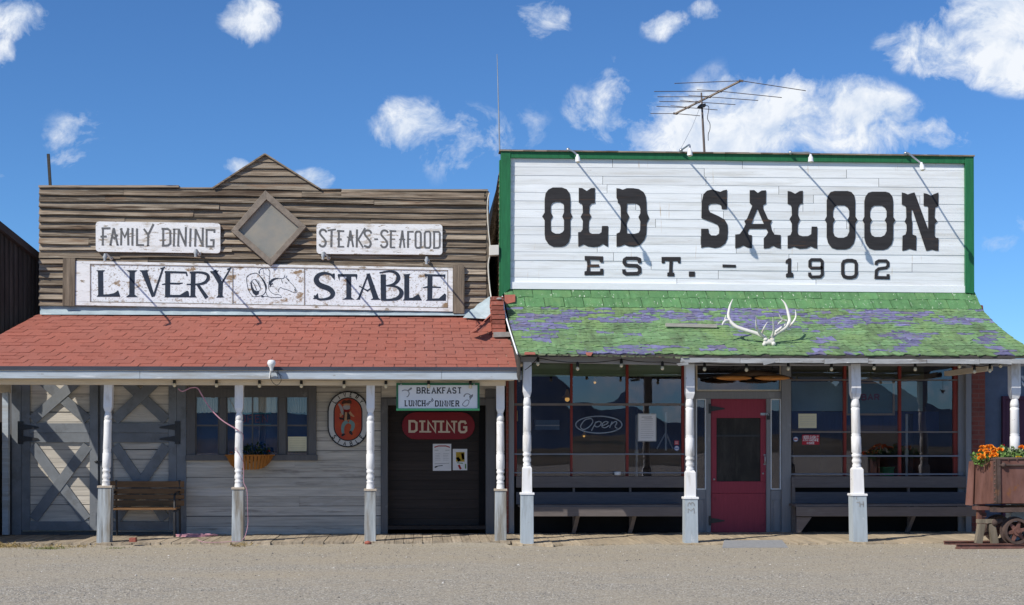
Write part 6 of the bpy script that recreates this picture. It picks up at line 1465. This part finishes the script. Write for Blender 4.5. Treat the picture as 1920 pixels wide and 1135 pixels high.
# ================================================================== ORE CART
ct = thing('ore_cart', 'rusty riveted iron ore cart used as a flower box in front of the brick pier', 'cart', P(1895,1024,-2.3))
m_cartbeam = M('weathered_cart_timber', (.19,.16,.12), .9, .35, 4, (6,6,.6), bump=.3)
def cart():
    yb_, yf = -2.05, -2.85      # back and front faces
    xl_t, xl_b = X(1823,-2.1)+.03, X(1820,-2.1)+.03
    xf_t, xf_b = X(1868,yf), X(1869,yf); xr = xf_t+1.5
    zt_f, zt_b = Z(861,yf), Z(866,yb_); zb_f, zb_b = Z(946.5,yf), Z(948,yb_)
    t = .012
    A = Vector((xl_t,yb_,zt_b)); B = Vector((xf_t,yf,zt_f)); A2 = Vector((xl_b+.02,yb_,zb_b)); B2 = Vector((xf_b+.0,yf,zb_f))
    Cc = Vector((xr,yf,zt_f)); C2 = Vector((xr-.05,yf,zb_f)); Dd = Vector((xr-.1,yb_,zt_b)); D2 = Vector((xr-.12,yb_,zb_b))
    mb = MB()
    for q in ((A,B,B2,A2),(B,Cc,C2,B2),(Cc,Dd,D2,C2),(Dd,A,A2,D2),(A2,B2,C2,D2)):
        n = (q[1]-q[0]).cross(q[3]-q[0]).normalized()*t
        mb.prism([v.copy() for v in q], n)
    mb.build('tub', m_rust, ct)
    mb = MB(); 
    nE = (B-A).cross(A2-A).normalized()*-.01
    mb.prism([A+nE*2+Vector((-.03,0,-.0)), A.lerp(B,.14)+nE*2, A2.lerp(B2,.10)+nE*3+Vector((0,0,-.02)), A2+nE*6+Vector((-.04,0,-.01))], nE)
    mb.build('end_flap', m_rust, ct)
    mb = MB(); dE = (A-B).normalized()*.085
    off = Vector((-.012,-.012,0))
    mb.prism([B+off, B+off+dE, B2+off+dE, B2+off], Vector((.004,-.008,0))); mb.prism([B+off+Vector((.014,-.002,.0)), B+off+Vector((.06,-.002,0)), B2+off+Vector((.06,-.002,0)), B2+off+Vector((.014,-.002,0))], Vector((0,-.01,0)))
    mb.build('corner_strap', m_rustdark, ct)
    mb = MB()
    for k in range(10):
        p = B.lerp(B2, .06+.1*k)+off+dE*.5+Vector((-.004,-.012,0)); mb.ball(p, .012, 7)
    for k in range(12):
        p = B.lerp(Cc, .03+.08*k)+Vector((0,-.014,-.02)); mb.ball(p, .010, 6)
    mb.build('rivets', m_rust, ct)
    mb = MB(); mb.tube([A, B, Cc, Dd], .02, 8); mb.tube([B+Vector((.03,-.02,-.09)), Cc+Vector((0,-.02,-.09))], .013, 8); mb.ball(B+Vector((.09,-.03,-.085)), .035, 8)
    mb.build('rim', m_rustdark, ct)
    # soil
    mb = MB(); d = Vector((0,0,-.06)); mb.add([A+d,B+d,Cc+d,Dd+d],[(0,1,2,3)]); mb.build('soil', M('potting_soil', (.03,.022,.015), .95, .3, 12), ct)
    # frame, brackets, props
    mb = MB(); zb = min(zb_f, zb_b); mb.box(xf_b-.05, xr, yf+.02, yf+.12, zb-.075, zb-.012); mb.box(xf_b-.02, xr, yb_-.16, yb_-.06, zb-.075, zb-.012); mb.box(xl_b+.22, xl_b+.32, yf+.13, yb_-.17, zb-.09, zb-.014)
    mb.build('frame', m_rustdark, ct)
    mb = MB(); xa = X(1837,-2.5); mb.box(xa-.05, xa+.12, -2.55, -2.35, zb-.06, zb-.015); mb.box(xa-.02, xa+.03, -2.5, -2.42, zb-.3, zb-.062); mb.tube(cat3([(xa+.02,-2.5,zb-.25),(xa-.03,-2.5,zb-.33),(xa+.03,-2.5,zb-.40),(xa+.12,-2.5,zb-.38)],4), .022, 8); mb.box(xa+.035, xa+.1, -2.49, -2.44, zb-.16, zb-.1)
    mb.build('coupling', m_rust, ct)
    for (x0, x1) in ((1840,1834),(1858,1865)):
        mb = MB(); mb.bar(P(x0,982,-2.62), P(x1,1019,-2.62), .085, .09, (0,1,0)); mb.build('timber_prop', m_cartbeam, ct)
    mb = MB(); mb.box(X(1833,-2.62), X(1868,-2.62), -2.67, -2.56, Z(984,-2.62), Z(977,-2.62)); mb.build('cross_timber', m_cartbeam, ct)
    # wheels
    def wheel(xc, y, sgn):
        zc_ = Z(1000,-2.75); R = .178; mb = MB(); n = 28
        for ra, rb, ya, yb2 in ((R*1.12, R*.80, y+.04, y+.065), (R, R*.80, y-.06, y+.0395)):
            vs = []
            for k in range(n):
                a = 2*PI*k/n
                for r_, yy in ((ra,ya),(ra,yb2),(rb,yb2),(rb,ya)): vs.append((xc+r_*math.cos(a), yy, zc_+r_*math.sin(a)))
            mb.add(vs, [(4*k+j, 4*k+(j+1)%4, 4*((k+1)%n)+(j+1)%4, 4*((k+1)%n)+j) for k in range(n) for j in range(4)], smooth=False)
        w = mb.build('wheel', m_rustdark, ct)
        mb = MB()
        pts = []
        for k in range(12):
            a = PI/6*k+.2; r_ = R*.79 if k % 2 == 0 else R*.33
            if k % 2 == 0: pts += [(a-.10, r_), (a+.10, r_)]
            else: pts.append((a, r_))
        mb.prism([Vector((xc+r_*math.cos(a), y-.035, zc_+r_*math.sin(a))) for a, r_ in pts], Vector((0,.05,0)))
        mb.build('spokes', m_rust, w)
        mb = MB(); m_ = 14; mb.prism([Vector((xc+.06*math.cos(2*PI*k/m_), y-.075, zc_+.06*math.sin(2*PI*k/m_))) for k in range(m_)], Vector((0,.0395,0))); mb.prism([Vector((xc+.025*math.cos(2*PI*k/m_), y-.10, zc_+.025*math.sin(2*PI*k/m_))) for k in range(m_)], Vector((0,.0245,0))); mb.build('hub', m_rust, w)
    wheel(X(1906,-2.75), -2.72, 1); wheel(X(1906,-2.75), -2.14, 1)
    mb = MB(); zc_ = Z(1000,-2.75); mb.tube([(X(1906,-2.75),-2.68,zc_),(X(1906,-2.75),-2.15,zc_)], .03, 8); xw = X(1906,-2.75); mb.box(xw-.13, xw+.13, -2.66, -2.60, zc_-.05, zc_+.12); mb.tube([(xw-.28,-2.64,zc_+.10),(xw-.17,-2.64,zc_+.14),(xw-.1,-2.64,zc_+.08)], .035, 8); mb.ball((xw-.27,-2.66,zc_+.115), .05, 8)
    mb.build('axle_box', m_rustdark, ct)
    return A, B, Cc, Dd
A_, B_, C_, D_ = cart()
def rail(label, x0, Y, yz):
    t = thing('track_rail', label, 'rail', (X(x0,Y), Y, -.06)); xs = X(x0,Y); xe = xs+3.2
    mb = MB(); prof = [(-.05,-.062),(.05,-.062),(.05,-.052),(.009,-.044),(.009,-.012),(.025,-.008),(.025,.006),(-.025,.006),(-.025,-.008),(-.009,-.012),(-.009,-.044),(-.05,-.052)]
    mb.prism([Vector((xs,Y+a,b)) for a, b in prof], Vector((xe-xs,0,0))); mb.build('rail_bar', m_rust, t)
    mb = MB()
    for k in range(3): mb.tube([(xs+.06+.11*k,Y-.013,-.03),(xs+.06+.11*k,Y-.008,-.03)], .010, 8)
    mb.build('bolt_holes', m_rustdark, t)
rail('front rusty rail under the near wheel of the ore cart', 1793, -2.75, 0)
rail('rear rusty rail under the far wheel of the ore cart', 1770, -2.17, 0)
zf = (A_.z+B_.z)/2
def bl(u, v, h): # position over the tub
    p = A_.lerp(B_, v).lerp(D_.lerp(C_, v), u); return Vector((p.x, p.y, p.z+h))
def px_b(x, y, v):
    # a point above the tub seen at that place, on the depth plane of row v
    Y = A_.y+(B_.y-A_.y)*v; return P(x, y, Y)
plant('marigold_plant', 'orange marigolds at the left end of the ore cart', px_b(1848,860,.45), .2, 900, .045, m_leaf, (.95,1.4,.55),
    [(px_b(x, y, v), r*1.65, m_mari) for x, y, v, r in ((1842,840,.4,.035),(1840,846,.5,.032),(1849,846,.6,.035),(1853,840,.3,.04),(1857,838,.5,.033),(1862,843,.4,.035),(1852,851,.7,.036),(1836,855,.5,.035),(1833,857,.3,.03),(1864,849,.6,.04),(1868,855,.8,.034),(1843,857,.8,.035),(1861,856,.85,.036),(1875,845,.4,.04),(1838,860,.7,.03))], 14)
plant('marigold_plant', 'yellow marigolds in the middle of the ore cart', px_b(1890,858,.5), .2, 700, .045, m_leaf, (.9,1.3,.5),
    [(px_b(x, y, v), r, m_mariy) for x, y, v, r in ((1898,852,.5,.025),(1908,858,.8,.035),(1913,858,.8,.03),(1872,860,.9,.03),(1866,862,.9,.025),(1880,861,.9,.026))], 8)
plant('bedding_plant', 'pale silvery foliage plant between the marigolds of the ore cart', px_b(1896,853,.4), .18, 800, .05, m_leafpale, (1.0,1.1,.55),
    [(px_b(x, y, v), r, m_mariw) for x, y, v, r in ((1886,852,.5,.025),(1892,849,.4,.022),(1900,847,.4,.025))], 8)
plant('bedding_plant', 'single dark red flower behind the orange marigolds of the ore cart', px_b(1881,846,.3), .08, 120, .04, m_leaf, (1,1,1.2), [(px_b(1881.5,837,.3), .042, m_marir), (px_b(1891,846,.3), .03, m_marir)], 4)
plant('marigold_plant', 'orange marigolds at the right edge of the picture in the ore cart', px_b(1922,855,.4), .16, 500, .045, m_leaf, (1,1.2,.6), [(px_b(1916,840,.4), .065, m_mari), (px_b(1921,841,.5), .035, m_mari), (px_b(1928,846,.5), .04, m_mari)], 6)

# ================================================================== NEIGHBOURS
nb = thing('blue_building', 'slate blue building with a plum shutter right of the brick pier', 'building', (X(1900,.1), .1, 0))
mb = MB(); x0 = X(1847,.12); mb.box(x0, x0+9, .12, 7, -.07, 2.62); mb.build('wall', m_bluewall, nb)
mb = MB(); mb.box(x0-.02, x0+9.1, .0, 7.1, 2.625, 2.70); mb.build('roof', m_roofunder, nb)
mb = MB(); 
mb.pbox(1880,743,1886,1003,.06,.055); mb.pbox(1886.2,743,1946,749,.06,.055); mb.pbox(1940,749.2,1946,1003,.06,.055)
sh = mb.build('plum_door', m_purple, nb, bevel=.003)
mb = MB(); mb.pbox(1886.2,749.2,1939.8,1003,.085,.03); mb.build('door_panel', m_purple, sh)
fg = thing('hanging_ornament', 'small white bird ornament hanging under the right end of the green porch roof', 'ornament', P(1918,735,-1.6))
mb = MB(); mb.sheet([(1916,716),(1920,720),(1926,718),(1921,726),(1917,722)], -1.6); mb.add([P(1915,715,-1.62), P(1922,719,-1.56), P(1928,716,-1.66), P(1921,724,-1.6)], [(0,1,3),(1,2,3)]); mb.build('wings', m_white2, fg)
mb = MB(); mb.tube([P(1920,719,-1.6), P(1920,690,-1.6)], .003, 4); mb.build('string', m_cable, fg)

db = thing('dark_building', 'charcoal board-and-batten building at the left edge beside the livery', 'building', (X(0,-.8)-1, -.5, 0))
a = P(72.5,500,.28); b = P(-14,500,-.47); a.z = b.z = 0
def wall_at(px):
    f = (72.5-px)/(72.5+14); return a.lerp(b, f)
n_ = (b-a).cross(Vector((0,0,1))).normalized(); n_ = n_ if n_.x > 0 else -n_
mb = MB(); ta = P(72.5,491,.28).z; tb = Z(431,-.47)
mb.prism([Vector((a.x,a.y,2.5)), Vector((b.x,b.y,2.5)), Vector((b.x,b.y,tb)), Vector((a.x,a.y,ta))], -n_*.2)
w_ = mb.build('wall', m_barnblack, db)
mb = MB()
for i in range(10):
    f = (i+.3)/10; p = a.lerp(b, f); h = ta+(tb-ta)*f-.01
    e = (b-a).normalized()*.02; q = n_*.001
    mb.prism([Vector((p.x,p.y,2.5))-e+q, Vector((p.x,p.y,2.5))+e+q, Vector((p.x,p.y,h))+e+q, Vector((p.x,p.y,h))-e+q], n_*.02)
mb.build('battens', m_barnblack, db)
mb = MB(); mb.bar(Vector((a.x,a.y,ta+.03))+n_*.03, Vector((b.x,b.y,tb+.03))+n_*.03, .14, .10); mb.build('eave_trim', M('charcoal_eave', (.05,.042,.042), .6, .2, 4), db)
mb = MB(); xq = X(-3,0); mb.box(xq-.1, xq, -2.0, .4, -.07, 1.70); mb.build('yard_wall', m_barnblack, db)
mb = MB(); mb.box(xq-3, X(22,.4), .45, .6, -.07, 2.48); mb.build('rear_wall', m_barnblack, db)
mb = MB(); mb.box(xq-4, a.x-.25, .3, 8, 2.5, ta-.05); mb.build('upper_storey', m_barnblack, db)
